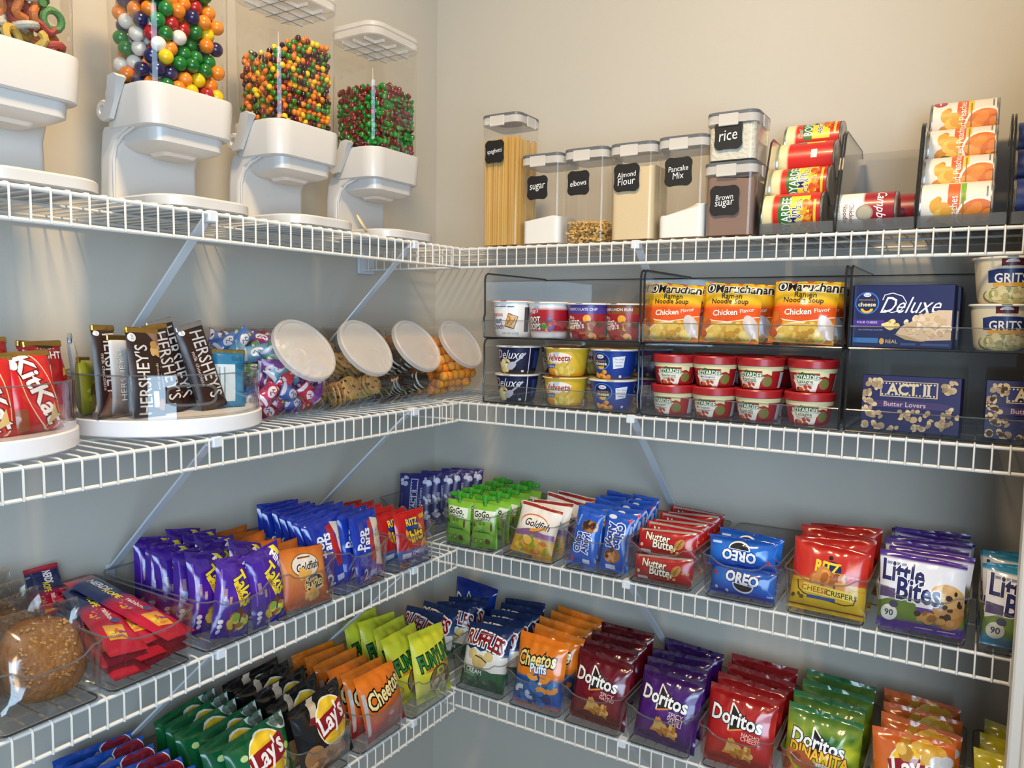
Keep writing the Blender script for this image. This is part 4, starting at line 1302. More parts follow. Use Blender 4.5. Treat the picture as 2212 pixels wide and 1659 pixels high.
# noodle packs
_ram = [(0, '#c98a1c'), (.3, '#d9952a'), (.42, '#e0571a'), (.56, '#e0571a'), (.66, '#efb71c'), (1, '#f0bf22')]
_ramd = [P([(-1, .4), (-.5, .34), (0, .32), (.5, .36), (1, .43), (1, .58), (.5, .52), (0, .5), (-.5, .52), (-1, .57)], '#dd5318'), ST([(-1, .4), (-.5, .34), (0, .32), (.5, .36), (1, .43)], .03, '#f4ead8'), E(-.0, .12, .82, .4, '#e9dcb8'), E(0, .12, .76, .36, '#e2bb4c'), B(0, .14, .7, .3, 46, ['#e8c65a', '#d9a838', '#f0d880', '#c9972c'], 9, .12), E(.78, .25, .22, .4, '#cfc4c0', 25), B(-.85, .22, .15, .4, 6, ['#c9661c', '#b8541a'], 4, .16),
         E(-.72, .89, .19, .19, '#f5f0e4'), E(-.72, .89, .17, .17, '#151515'), E(-.72, .89, .12, .12, '#f5f0e4'), E(-.72, .885, .06, .09, '#151515'), T('Maruchan', .22, .885, 1.5, '#151515', bold=.05, out='#f5efe0', ow=.1, vs=1.1), T('Ramen', .05, .755, .68, '#1c1c1c', bold=.02), T('Noodle Soup', .0, .655, 1.25, '#1c1c1c', bold=.02), T('Chicken', -.12, .475, .85, '#f6efe4', bold=.04, rot=3), T('Flavor', .62, .52, .45, '#f6efe4', bold=.01, rot=12)]
_ord = ['first', 'second', 'third']
for i, (s0, rl, z) in enumerate([(31.5, 0, 0), (36.2, .5, 0), (41.55, 2, .1)]):
    q = pouch('noodle_pack', 4.75, 4.75, 1.3, _ram, _ramd, seed=i + 1, seal=.04, mat='film', back=[(0, '#d8551a'), (1, '#d8551a')], puff=.3)
    tag(q, f'{_ord[i]} yellow and orange noodle soup pack at the front of its bin', 'noodle pack', 'noodle packs in the upper middle bin')
    place(q, 'R', s0, 10.4, ZU + z, 12, rl, -3)
    k = dup(q, f'noodle soup pack behind the {_ord[i]} front noodle pack')
    place(k, 'R', s0 + .5, 8.3, ZU, 10, -rl, 4)
    k = dup(q, f'rearmost noodle soup pack in line with the {_ord[i]} front one')
    place(k, 'R', s0 + .2, 6.3, ZU, 8, rl, 0)

# red microwave bowls
def _bowl(sub, hue):
    return [R(-3.4, .8, 3.4, .995, '#e6dba8'), P([(.55, .8), (1.0, .8), (1.0, .6), (.78, .68), (.55, .62)], '#e6dba8'), P([(-.62, .02), (.42, .02), (.5, .35), (.72, .55), (.3, .58), (-.45, .58), (-.75, .5), (-.62, .3)], '#e9e3d2'), P([(-.62, .56), (-.5, .68), (-.2, .84), (0, .76), (.2, .8), (.5, .62), (.62, .58), (0, .54)], '#2f5a2c'), T('Chef', -.35, .7, .35, '#e9e9dc', sh=.2), T('BOYARDEE', -.05, .6, 1.2, '#e9efe0', bold=.05, out='#2f5a2c', ow=.1, arch=.04, vs=1.2), T(sub, -.1, .43, .75, hue, bold=.02), R(-.45, .31, .3, .34, '#8a8f9a'), R(-.4, .25, .25, .28, '#b58a8a'), B(-.1, .1, .4, .18, 10, ['#b5442a', '#c8662c', '#8a2a1c'], 3, .13), E(.8, .35, .26, .26, '#8a6a3c'), B(.8, .36, .18, .18, 6, ['#b59a4c', '#6a7a34'], 2, .12), R(1.5, .06, 2.3, .74, '#c9c4c0')]
_bw = {}
for sub, hue, adj in (('Beefaroni', '#3c6a34', 'beef pasta'), ('Mini Spaghetti', '#3a3a8c', 'mini meatball'), ('Ravioli', '#2f5a2c', 'ravioli'), ('Lasagna', '#2f5a2c', 'lasagna')):
    _bw[adj] = food_cup(1.38, 1.72, 1.78, [(0, '#9c1a1c'), (1, '#a81e20')], _bowl(sub, hue), '#9e1c20', 'x', 'red microwave bowls', 'microwave_bowl', .62, M['redcap'])
_bl = [(0, 'beef pasta', 31.85, 6, 'upper'), (1, 'mini meatball', 35.15, 0, 'upper'), (2, 'ravioli', 38.65, -14, 'upper'), (3, 'lasagna', 42.45, -4, 'upper'), (0, 'mini meatball', 31.8, -18, 'lower'), (1, 'mini meatball', 35.15, -12, 'lower'), (2, 'ravioli', 38.55, -16, 'lower'), (3, 'lasagna', 42.3, 2, 'lower')]
_used = set()
for i, kd, s0, yw, lv in _bl:
    lab = f'{["first", "second", "third", "fourth"][i]} red microwave bowl along the {lv} front row'
    if kd in _used:
        q = dup(_bw[kd], lab)
    else:
        q = _bw[kd]; q['label'] = lab; _used.add(kd)
    place(q, 'R', s0, 10.0 - .1 * i, ZD + (2.42 if lv == 'upper' else 0), yaw=yw)
for i, (s0, zz) in enumerate([(33.6, 0), (37.1, 0), (40.6, 0), (33.6, 2.42), (37.1, 2.42), (40.6, 2.42)]):
    q = dup(_bw['ravioli'], f'{["first", "second", "third"][i % 3]} red microwave bowl in the {"lower" if i < 3 else "upper"} back row')
    place(q, 'R', s0, 6.1, ZD + zz, yaw=70 if i % 2 else -60)

# pasta box, grits cups and popcorn boxes
_dx = [E(-.72, .71, .25, .25, '#3a78c8'), E(-.72, .71, .225, .225, '#151a4a'), E(-.72, .84, .08, .045, '#dfe2ee'), T('Kraft', -.72, .84, .11, '#2a3a8c'), T('MACARONI &', -.72, .76, .34, '#b98a2c', bold=.01), T('cheese', -.72, .69, .36, '#e3dcae', bold=.05), E(-.72, .62, .13, .1, '#e8b62c', 0, 180, 360), E(-.72, .62, .07, .05, '#151a4a', 0, 180, 360),
       T('Deluxe', .2, .68, 1.15, '#e6e6f2', sh=.4, bold=.0, vs=1.25), ST([(-.4, .76), (-.36, .84), (-.2, .87), (.0, .82), (.08, .72), (-.02, .6), (-.2, .56), (-.36, .6)], .02, '#e6e6f2'), P([(-1, .33), (-.3, .33), (-.36, .44), (-1, .44)], '#4a2a8c'), T('FOUR CHEESE', -.7, .4, .42, '#d9cfee', bold=.01), T('NO ARTIFICIAL FLAVORS', -.62, .28, .5, '#aab0d8'), B(-.24, .38, .17, .1, 8, ['#e0c069', '#f0d890', '#cda448'], 2, .07), P([(-.1, .23), (.0, .34), (.2, .42), (.45, .52), (.7, .6), (.97, .6), (.97, .14), (.4, .12), (.1, .16)], '#d9bfa0'), B(.5, .35, .45, .22, 60, ['#e6d0b2', '#f0e0c8', '#d0b08a', '#e0c49c'], 5, .075), P([(-.14, .22), (.1, .13), (.5, .1), (.1, .2)], '#b9a074'),
       R(-.98, .07, -.45, .15, '#3a78b8'), E(-.38, .1, .05, .07, '#d9a84c'), T('REAL', -.18, .1, .24, '#d9c07c', bold=.02), R(0, .04, .3, .08, '#3a4a80'), R(.4, .04, .95, .08, '#3a4a80')]
q = carton('pasta_box', 6.25, 4.35, 3.0, '#171c52', _dx)
tag(q, 'dark blue pasta box with a script title, standing in the upper end bin', 'box')
place(q, 'R', 48.35, 9.4, ZU, yaw=-2)
q2 = dup(q, 'second blue pasta box right behind the one with the script title')
place(q2, 'R', 48.6, 6.0, ZU, yaw=-1)
_gr = [R(-.3, .82, .35, .99, '#5c1220'), E(.02, .9, .2, .12, '#e6dcd4', 0, 0, 180), T('QUAKER', .02, .79, .55, '#f0ece6', bold=.04), P([(-.72, .46), (.72, .46), (.72, .72), (.4, .76), (-.4, .76), (-.72, .72)], '#1c2f6a'), T('GRITS', 0, .56, 1.0, '#f0eee9', bold=.03, vs=1.2), R(-.55, .37, .6, .46, '#d9a23c'), E(0, .16, .98, .36, '#6a705a'), E(0, .18, .9, .3, '#cfc596'), B(0, .2, .8, .25, 40, ['#e0d8ac', '#b8b078', '#8f9a5c', '#d8cfa0'], 6, .13)]
q = food_cup(1.62, 1.98, 2.95, [(0, '#cfc2a4'), (1, '#d9ceb2')], _gr, '#c9bfa4', 'upper of two cream cups stacked in the end bin', 'grits cups')
place(q, 'R', 54.35, 9.6, ZU + 3.06, yaw=5)
place(dup(q, 'lower of two cream cups stacked in the end bin'), 'R', 54.3, 9.6, ZU, yaw=2)
_act = [R(-.62, .62, .55, .9, '#b9a888'), R(-.59, .635, .52, .885, '#221f5c')] + [E(-.57 + .07 * i, yy, .018, .018, '#d9c9a0') for i in range(16) for yy in (.66, .86)] + [T('ACT II', -.04, .76, .85, '#c9bc9a', bold=.07, vs=1.1), T('Butter Lovers', -.1, .5, .85, '#a88a9c', bold=.02), P([(-.9, .5), (-.7, .55), (.6, .55), (.9, .5), (.9, .42), (-.9, .42)], '#3a2a5c'), T('Butter Lovers', -.1, .49, .85, '#c0a8b4', bold=.02)] + [B(x, y, rx, ry, 10, ['#b9a07c', '#cbb48c', '#9a8464'], k, .07) for k, (x, y, rx, ry) in enumerate([(-.78, .84, .16, .12), (-.9, .55, .1, .2), (-.8, .38, .2, .2), (.8, .84, .15, .12), (.78, .35, .2, .2), (0, .16, .9, .16), (-.5, .12, .5, .14), (.5, .14, .5, .14), (.1, .3, .5, .1)])]
q = carton('popcorn_box', 6.1, 3.85, 3.1, '#1f1c50', _act)
tag(q, 'navy popcorn box with a film-strip title in the lower end bin', 'box', 'popcorn boxes')
place(q, 'R', 49.15, 9.7, ZD, 3, 0, -2)
place(dup(q, 'navy popcorn box cut by the picture edge in the lower end bin'), 'R', 56.6, 9.6, ZD, 3, 0, 0)

# ------------------------------------------------------------------ clear storage bins
def dense(pts, L=0.5):
    o = []
    n = len(pts)
    for i in range(n):
        a, b = pts[i], pts[(i + 1) % n]
        k = max(1, int(math.dist(a, b) / L))
        o += [(a[0] + (b[0] - a[0]) * t / k, a[1] + (b[1] - a[1]) * t / k) for t in range(k)]
    return o

_binmesh = None
def storage_bin(wall, s, lev, label, d=6.85, w=5.85):
    """an open tray with rounded corners and a dipped front"""
    global _binmesh
    if _binmesh:
        o = dup(_binmesh, label)
        o.scale = (w / 5.85, 1, 1)
        return place(o, wall, s, d, TOP[lev])
    o = thing('storage_bin', label, 'bin', 'clear storage bins')
    hx, hy, H = 2.92, 5.75, 3.35
    def rng(q, z, dip=False):
        pts = dense(ring_rect(hx - q, hy - q, max(.15, .75 - q), 5))
        out = []
        for x, y in pts:
            zz = z
            if dip and y < -hy + 1.0:
                k = max(0, 1 - abs(x / 2.1) ** 4)
                zz = z - .62 * k
            out.append((x, y, zz))
        return out
    t = .09
    mb = MB().add(loft([rng(.42, .02), rng(.3, .05), rng(.22, .2), rng(.08, 2.6), rng(0, H - .05, True), rng(0, H, True), rng(t, H, True), rng(t + .08, 2.6), rng(t + .22, .22), rng(t + .4, .14)]))
    mb.build('bin_body', M['acryl'], o)
    MB().add(tube([(x, y, z + .02) for x, y, z in rng(.045, H, True)], .06, 6, True)).build('rim', M['edge'], o)
    MB().add(tube([(x, y, .07) for x, y, z in rng(.36, 0)], .055, 6, True)).build('base_edge', M['painted_edge'], o)
    _binmesh = o
    return place(o, wall, s, d, TOP[lev])

ORD = ['front', 'second', 'third', 'fourth', 'fifth', 'sixth', 'seventh', 'eighth', 'ninth', 'tenth']
def row(make, wall, lev, s, ds, what, where, name_cat, group, lean=14, seed=0, z=.16, ls=None, rolls=None, dx=.25, yaw=0, lf=0, variants=2):
    """packs one behind another; make(variant) builds one, the others are copies"""
    r2 = random.Random(seed + 77)
    src = []
    for i, d in enumerate(ds):
        word = 'frontmost' if i == 0 else (ORD[i] if i < len(ORD) else 'last')
        lab = f'{word} {what} {where}' if i == 0 else f'{word} {what} {where}'
        if i < variants:
            o = make(i)
            src.append(o)
            tag(o, lab, name_cat, group)
        else:
            o = dup(src[i % len(src)], lab)
        rl = rolls[i] if rolls and i < len(rolls) else r2.uniform(-3, 3)
        sx = ls[i] if ls and i < len(ls) else r2.uniform(-dx, dx)
        place(o, wall, s + sx, d + (1.3 if lev == 3 else .75), TOP[lev] + z, (lean[i] if isinstance(lean, list) else lean + r2.uniform(-2, 3)), rl, yaw + r2.uniform(-4, 4))
    return src

# ---- printed designs
def lays(cx, cy, k, rot=0):
    cr = math.radians(rot)
    return [E(cx, cy, .5 * k, .52 * k, '#efe9d8', rot), E(cx, cy, .47 * k, .49 * k, '#f0c62c', rot), E(cx, cy - .0, .47 * k, .3 * k, '#e0b020', rot), ('S', [(cx - .46 * k, cy - .035 * k), (cx - .2 * k, cy + .0 * k), (cx + .2 * k, cy + .025 * k), (cx + .48 * k, cy + .07 * k)], .44 * k, '#8e1420'),
            T("Lay's", cx, cy + .015 * k, .82 * k, '#f6f2ec', rot=12, bold=.05, sh=.1, vs=1.25)]
def tri_logo(cx, cy, k, wt=1.0, edge=('#d9803a', '#efe4d0')):
    a, b, d = (cx - .1 * k, cy + .19 * k), (cx - .16 * k, cy - .17 * k), (cx + .62 * k, cy - .06 * k)
    return [P([a, b, d], '#140c10'), ST([a, (cx + .22 * k, cy + .03 * k)], .04 * k, edge[1]), ST([a, b], .045 * k, edge[1]), ST([b, d], .05 * k, edge[0]), T('Doritos', cx + .05 * k, cy, 1.5 * k * wt, '#f5f2ee', rot=-5, bold=.05, out='#140c10', ow=.08, vs=1.15)]
def chip(cx, cy, k, rot=0):
    cols = ['#c98a3a', '#dba652', '#b3722a', '#e0b468']
    pts = ell(0, 0, .4 * k, .4 * k, 3, rot)
    return [P([(cx + x, cy + y * .36) for x, y in pts], '#c98a3c'), B(cx, cy, .2 * k, .2 * k, 14, cols, int(rot) + 3, .09 * k)]

def chips_bag(base, des, mat='film', t=1.75, w=5.3, h=5.8, **kw):
    def make(i):
        return pouch('chip_bag', w, h, t, base, des, seed=i * 2.3 + len(des) * .7, seal=.07, mat=mat, wr=1.15, flop=.25, **kw)
    return make

def dor(col_top, col_mid, col_bot, flavor, chips='#c98a3c'):
    base = [(0, col_bot), (.25, col_mid), (.7, col_mid), (1, col_top)]
    return base, tri_logo(-.12, .64, 1.0) + [T(l, .38, .46 - .055 * i, w, '#e9c9b8', rot=-4, bold=.02) for i, (l, w) in enumerate(flavor)] + chip(-.1, .25, 1.0, 95) + chip(.25, .22, .85, 60)

DM = dor('#4a0a14', '#6e1020', '#4c0a16', [('SPICY', .45), ('NACHO', .5)])
DP = dor('#24103c', '#4a1a70', '#2a1048', [('SPICY', .45), ('SWEET', .5), ('CHILI', .4)])
DR = dor('#7a0f14', '#b3201e', '#7e1016', [('NACHO', .5), ('CHEESE', .55)])
DB = dor('#12246c', '#16307e', '#101e58', [])
def dyn(x, v):
    n = noise.noise(Vector((x * 2.2, v * 5, 3))) + .5 * noise.noise(Vector((x * 5, v * 11, 8)))
    return mixc(mixc('#2c6b22', '#b9bf2c', max(0, min(1, .55 + n))), '#1f5f34', max(0, min(1, (v - .72) * 4)))
DYN = (dyn, tri_logo(-.15, .62, .95) + [T('DINAMITA', -.05, .47, 1.6, '#f0c22c', rot=-5, bold=.05, out='#7a2a10', ow=.12, vs=1.3), P([(-.5, .4), (.4, .37), (.4, .32), (-.5, .35)], '#e9e0d4'), T('CHILE LIMON', -.05, .36, .7, '#6a2a1c', rot=-5), B(-.6, .3, .4, .35, 8, ['#a8542a', '#8a3f1c', '#c8703a'], 5, .2), B(.4, .22, .5, .3, 8, ['#a8542a', '#8a3f1c', '#c8703a'], 6, .2), B(-.1, .16, .4, .2, 6, ['#e3d9a0', '#c9d07a'], 3, .16)])
RUF = ([(0, '#12351f'), (.12, '#1c5a34'), (.3, '#1a5530'), (.31, '#dfe3e0'), (.52, '#e6e8e6'), (.56, '#1b3468'), (1, '#14264e')],
       [P([(-1, .33), (-.5, .3), (0, .335), (.5, .29), (1, .32), (1, .56), (.8, .54), (.6, .585), (.35, .565), (.15, .61), (-.1, .575), (-.35, .625), (-.6, .58), (-.8, .62), (-1, .58)], '#e6e7e4'), E(-.45, .52, .22, .2, '#d9c187', 30), E(.3, .52, .2, .18, '#d6bd80', -20), E(-.1, .42, .34, .26, '#d3b878', 10), ST([(-.3, .5), (0, .48), (.25, .43)], .05, '#3a3a2a'), T('& CREAM', -.42, .27, .95, '#eef0ec', bold=.04, rot=-5), T('ONION', -.5, .21, .6, '#cfe0cc', rot=-5),
        T('RUFFLES', .0, .72, 1.7, '#8a1620', bold=.06, out='#f2f0ec', ow=.14, rot=-7, vs=1.5, arch=.1), R(-.4, .84, .4, .85, '#7f93bd'), B(0, .1, .9, .2, 12, ['#2f7a48', '#0f3a20'], 4, .12)])
CHP = ([(0, '#b8621c'), (.06, '#1d5aa8'), (.42, '#1c4f96'), (.46, '#e2801e'), (1, '#d9741a')],
       [P([(-1, .45), (-.5, .42), (0, .455), (.5, .42), (1, .46), (1, .5), (-1, .5)], '#e07c1e'), B(0, .25, .85, .5, 12, ['#17407c', '#2b70b8'], 3, .2)] + [ST([(x + .2 * math.cos(a), y + .05 * math.sin(a)) for a in (q, q + .7, q + 1.4, q + 2.1, q + 2.8)], .16, k) for x, y, q, k in ((-.1, .45, 3, '#e59a3c'), (.3, .43, 4, '#dc8e30'), (.25, .22, 0, '#e59a3c'), (-.6, .2, 1, '#cfd8e6'), (-.15, .15, 2, '#b9c9de'), (.6, .3, 4, '#dc8e30'))] + [P([(.1, .36), (.17, .35), (.2, .38), (.23, .35), (.3, .36), (.25, .33), (.27, .3), (.2, .32), (.13, .3), (.15, .33)], '#e3e8ef'),
        T('Cheetos', -.05, .68, 1.5, '#f2dd8a', rot=4, bold=.05, out='#141010', ow=.14, vs=1.5, sh=.1), T('Puffs', .08, .55, .65, '#e9f0f2', bold=.05, out='#1c5a96', ow=.1, rot=3, vs=1.2)])
CHC = ([(0, '#8a1418'), (.22, '#b3251c'), (.4, '#d9641c'), (1, '#e07a1c')],
       [T('Cheetos', .0, .66, 1.65, '#f2dd9a', rot=14, bold=.05, out='#141010', ow=.14, vs=1.6, sh=.12)] + [ST([(x + .3 * t, y + .05 * math.sin(5 * t + x)) for t in (0, .25, .5, .75, 1)], .15, k) for x, y, k in ((-.1, .36, '#c8602a'), (.2, .28, '#b8501f'), (-.7, .3, '#c05a24'), (.3, .42, '#cf6a2c'), (-.3, .2, '#a83a1c'))] + [R(-.95, .1, -.85, .75, '#b9b4b0'), P([(-.1, .3), (.1, .33), (.2, .27), (0, .25)], '#d8b4a4')])
FUN = ([(0, '#b7b830'), (.3, '#c9ca38'), (1, '#d3d634')],
       [T('FUNYUNS', .05, .6, 1.75, '#2f7a34', rot=10, bold=.05, out='#10200f', ow=.13, vs=2.0), P([(-.6, .44), (.8, .5), (.8, .46), (-.6, .4)], '#d98a2c'), T('Onion Flavored Rings', .1, .455, 1.2, '#5a3a10', rot=8), E(.15, .27, .62, .5, '#1c2a18'), E(.15, .27, .57, .46, '#8a7048'), B(.15, .25, .48, .36, 26, ['#b59860', '#7a5c34', '#cdb684', '#5f4526'], 8, .16), E(.15, .38, .22, .14, '#a9cf4a'), E(.15, .385, .14, .08, '#8a7048'), B(.3, .1, .5, .15, 12, ['#c9c886', '#9a9a3c'], 4, .12)])
BBQ = ([(0, '#101010'), (.4, '#1b1918'), (1, '#161412')],
       [P([(-.3, .99), (-.05, .99), (-.3, .74), (-.5, .76)], '#c8b298'), P([(-.5, .78), (-.3, .76), (-.42, .68), (-.6, .7)], '#6e1c1c')] + lays(.22, .6, 1.25, 8) + [T('Barbecue', .35, .34, .95, '#d9d4ce', rot=8, sh=.15), E(-.6, .28, .3, .3, '#a8784a', 30), E(-.2, .2, .32, .28, '#b98552', 10), E(.25, .17, .34, .26, '#a86a3c', -10), E(-.5, .12, .3, .24, '#8a5c34'), B(-.1, .2, .7, .25, 14, ['#c8925c', '#8e5a30'], 3, .1)])
LGR = ([(0, '#0f4a2c'), (.5, '#136138'), (1, '#10562f')],
       [P([(.4, .99), (.99, .99), (.99, .8), (.7, .83), (.5, .9)], '#cfd4cf'), E(.62, .93, .12, .12, '#6f7a70'), E(.82, .9, .12, .12, '#4a5a4c'), E(.8, .97, .1, .1, '#59665a')] + lays(.1, .62, 1.25, 12) + [E(-.6, .75, .1, .08, '#b9d08a'), E(.75, .62, .1, .09, '#a9d060'), E(-.3, .45, .1, .08, '#9fc070'), B(0, .2, .8, .4, 9, ['#d9c070', '#c8a850'], 6, .22)])
LBL = ([(0, '#0f3a8c'), (.5, '#1656b0'), (1, '#1349a0')],
       [E(.5, .82, .5, .42, '#e9e6ea', 20), E(.5, .83, .46, .38, '#8e1a2c', 20), P([(-.5, .78), (.1, .85), (.05, .92), (-.4, .88)], '#b8aea4'), E(-.25, .82, .24, .16, '#cfccc8', 15), B(-.2, .82, .25, .1, 5, ['#e0dcd4', '#b0a498'], 3, .1), B(0, .4, .8, .6, 12, ['#0f3f90', '#1f66c0'], 4, .2)])
LOR = ([(0, '#b8601c'), (.5, '#d9702a'), (1, '#c25a22')],
       lays(.0, .6, 1.2, 8) + [B(.2, .84, .6, .2, 9, ['#d9a43c', '#e3b85a', '#b8862c'], 5, .18), E(.6, .74, .2, .18, '#d9d9dc'), E(.82, .77, .16, .15, '#c9cacf'), B(0, .22, .8, .4, 14, ['#d9a43c', '#e3b85a', '#b8862c'], 7, .2)])
LYE = ([(0, '#a89a1c'), (1, '#b9ad24')], lays(.3, .55, 1.2, 8) + [B(0, .2, .8, .4, 10, ['#d9c65a', '#c8b040'], 5, .2)])

# ------------------------------------------------------------------ bottom shelf, back wall
RB = [('navy', 7.0), ('wave', 14.3), ('puffs', 20.3), ('maroon', 26.0), ('purple', 32.1), ('red', 38.4), ('green', 44.7), ('orange', 50.9), ('yellow', 57.1)]
for nm, s in RB:
    storage_bin('R', s, 3, {'navy': 'clear bin in the corner of the bottom shelf, holding navy chip bags', 'wave': 'clear bin of navy, white and green chip bags', 'puffs': 'clear bin of orange and blue puff bags', 'maroon': 'clear bin of maroon tortilla chip bags', 'purple': 'clear bin of purple tortilla chip bags', 'red': 'clear bin of bright red tortilla chip bags',
                             'green': 'clear bin of mottled green tortilla chip bags', 'orange': 'clear bin of orange potato chip bags', 'yellow': 'clear bin of yellow potato chip bags at the end of the bottom shelf'}[nm])
D5 = [10.2, 8.2, 6.2, 4.2, 2.4]
row(chips_bag(*RUF, w=5.0), 'R', 3, 6.2, [9.9, 8.0], 'navy chip bag', 'in the corner bin', 'chip bag', 'navy bags in the corner bin', 12, 1, ls=[0, .5], yaw=-8)
_r = row(chips_bag(*RUF, w=4.4), 'R', 3, 8.6, [6.2, 4.6], 'navy chip bag', 'along the inner side of the corner bin', 'chip bag', 'navy bags in the corner bin', 10, 2, yaw=20)
row(chips_bag(*DB, w=5.2), 'R', 3, 8.0, [2.6], 'blue tortilla chip bag', 'at the back of the corner bin', 'chip bag', None, 3, 3, z=1.3, rolls=[5], variants=1)
row(chips_bag(*RUF, w=5.0, h=6.0), 'R', 3, 14.3, D5, 'navy and white chip bag', 'in the bin right of the corner', 'chip bag', 'navy and white bags in a row', [17, 15, 13, 10, 6], 4)
row(chips_bag(*CHP, w=5.2, h=6.1), 'R', 3, 20.3, D5, 'orange and blue puff bag', 'in its bin', 'chip bag', 'orange and blue puff bags in a row', [17, 15, 13, 10, 6], 5)
row(chips_bag(*DM, mat='slick', w=5.5), 'R', 3, 26.0, [10.0, 7.6, 5.2, 2.6], 'maroon tortilla chip bag', 'in its bin', 'chip bag', 'maroon bags in a row', [16, 13, 10, 5], 6)
row(chips_bag(*DP, mat='slick', w=5.5), 'R', 3, 32.1, [10.1, 8.0, 5.8, 3.2], 'purple tortilla chip bag', 'in its bin', 'chip bag', 'purple bags in a row', [17, 15, 12, 6], 7)
row(chips_bag(*DR, mat='slick', w=5.6), 'R', 3, 38.4, [10.1, 8.0, 5.8, 3.0], 'bright red tortilla chip bag', 'in its bin', 'chip bag', 'red bags in a row', [17, 15, 12, 6], 8)
row(chips_bag(*DYN, mat='slick', w=5.4), 'R', 3, 44.7, [10.1, 7.6, 5.0, 2.6], 'mottled green tortilla chip bag', 'in its bin', 'chip bag', 'green mottled bags in a row', [16, 12, 8, 4], 9)
row(chips_bag(*LOR, w=5.4), 'R', 3, 50.9, [10.0, 7.8, 5.4, 2.8], 'orange potato chip bag', 'in its bin', 'chip bag', 'orange bags in a row', [16, 12, 8, 4], 10)
row(chips_bag(*LYE, w=5.2), 'R', 3, 57.1, [9.6, 7.2, 4.6], 'yellow potato chip bag', 'in the end bin', 'chip bag', 'yellow bags in a row', [14, 10, 5], 11)

# ------------------------------------------------------------------ bottom shelf, side wall
for s, lab in ((16.7, 'clear bin of lime yellow onion ring bags'), (23.3, 'clear bin of orange crunchy snack bags beside the lime yellow ones'), (29.8, 'clear bin of black barbecue chip bags'), (36.2, 'clear bin of dark green potato chip bags'), (42.6, 'clear bin of blue potato chip bags')):
    storage_bin('L', s, 3, lab)
row(chips_bag(*FUN, mat='matte', w=4.9, h=6.3), 'L', 3, 15.4, [10.2, 8.6, 6.4, 4.4, 2.6], 'lime yellow onion ring bag', 'in its bin', 'chip bag', 'lime yellow bags in a row', [13, 14, 12, 10, 8], 12, ls=[-.3, .8, .2, .2, .2], rolls=[3, -3, 2, 3, -2])
row(chips_bag(*CHC, w=5.0, h=5.3), 'L', 3, 22.2, [10.4, 9.0, 7.5, 5.6, 3.9, 2.4], 'orange crunchy snack bag', 'in its bin', 'chip bag', 'orange crunchy bags in a row', [15, 14, 13, 11, 9, 6], 13)
row(chips_bag(*BBQ, mat='slick', w=5.6), 'L', 3, 28.7, [10.1, 7.9, 5.8, 3.8, 2.2], 'black barbecue chip bag', 'in its bin', 'chip bag', 'black bags in a row', [14, 12, 10, 8, 5], 14)
row(chips_bag(*LGR, w=5.6, h=5.7), 'L', 3, 35.0, [10.1, 8.6, 7.1, 5.4, 3.8, 2.3], 'dark green chip bag', 'in its bin', 'chip bag', 'dark green bags in a row', [16, 14, 12, 10, 8, 5], 15, ls=[-.5, .4, -.3, .4, .1, .3])
row(chips_bag(*LBL, w=5.6, h=5.6), 'L', 3, 42.0, [10.3, 8.7, 7.1, 5.5, 3.8, 2.2], 'blue chip bag with a dark red dome', 'in its bin', 'chip bag', 'blue bags in a row', [24, 22, 20, 16, 12, 8], 16)

# ------------------------------------------------------------------ third shelf, back wall
for s, lab in ((5.2, 'clear bin in the corner of the third shelf, holding popcorn packets'), (13.1, 'clear bin of green squeeze pouches'), (19.4, 'clear bin of white fish cracker packs'), (25.8, 'clear bin of blue cookie packs standing in two columns'), (31.8, 'clear bin of red sandwich cookie packs stacked two high'),
               (38.2, 'clear bin, half empty, with shiny blue cookie packs'), (44.4, 'clear bin of red and yellow cracker bags'), (50.6, 'clear bin of white and purple muffin packs'), (56.8, 'clear bin of white and light blue muffin packs')):
    storage_bin('R', s, 2, lab)

def pk(name, w, h, t, base, des, mat='film', **kw):
    kw.setdefault('nx', 20)
    kw.setdefault('ny', 24)
    return lambda i: pouch(name, w, h, t, base, des, seed=i * 1.7 + w, mat=mat, **kw)
_pop = ([(0, '#2a2a66'), (1, '#2c2c6e')], [R(-.3, .1, .15, .9, '#b9bcd4'), R(-.26, .12, .11, .88, '#2c2c6e')] + [E(-.23 + .34 * (k % 2), .16 + .055 * (k // 2), .03, .03, '#c9cce0') for k in range(26)] + [T('ACT II', -.06, .5, 1.0, '#c9cce0', rot=90, bold=.06), T('Butter Lovers', .35, .5, 1.3, '#b0b4d0', rot=90, bold=.03)] + [B(x, y, .2, .25, 7, ['#b4b8d0', '#9498b8', '#c9cce0'], k, .13) for k, (x, y) in enumerate([(.65, .85), (.75, .5), (.7, .2), (-.65, .85), (-.7, .3)])])
row(pk('popcorn_packet', 3.6, 5.2, .7, *_pop, mat='matte', seal=.03, side=5), 'R', 2, 4.7, [8.2, 7.1, 6.0, 4.9, 3.8, 2.7], 'blue and white popcorn packet', 'in the corner bin', 'popcorn packet', 'popcorn packets in the corner', 14, 21, ls=[-.6, -.1, .4, .9, 1.4, 1.8], yaw=24)

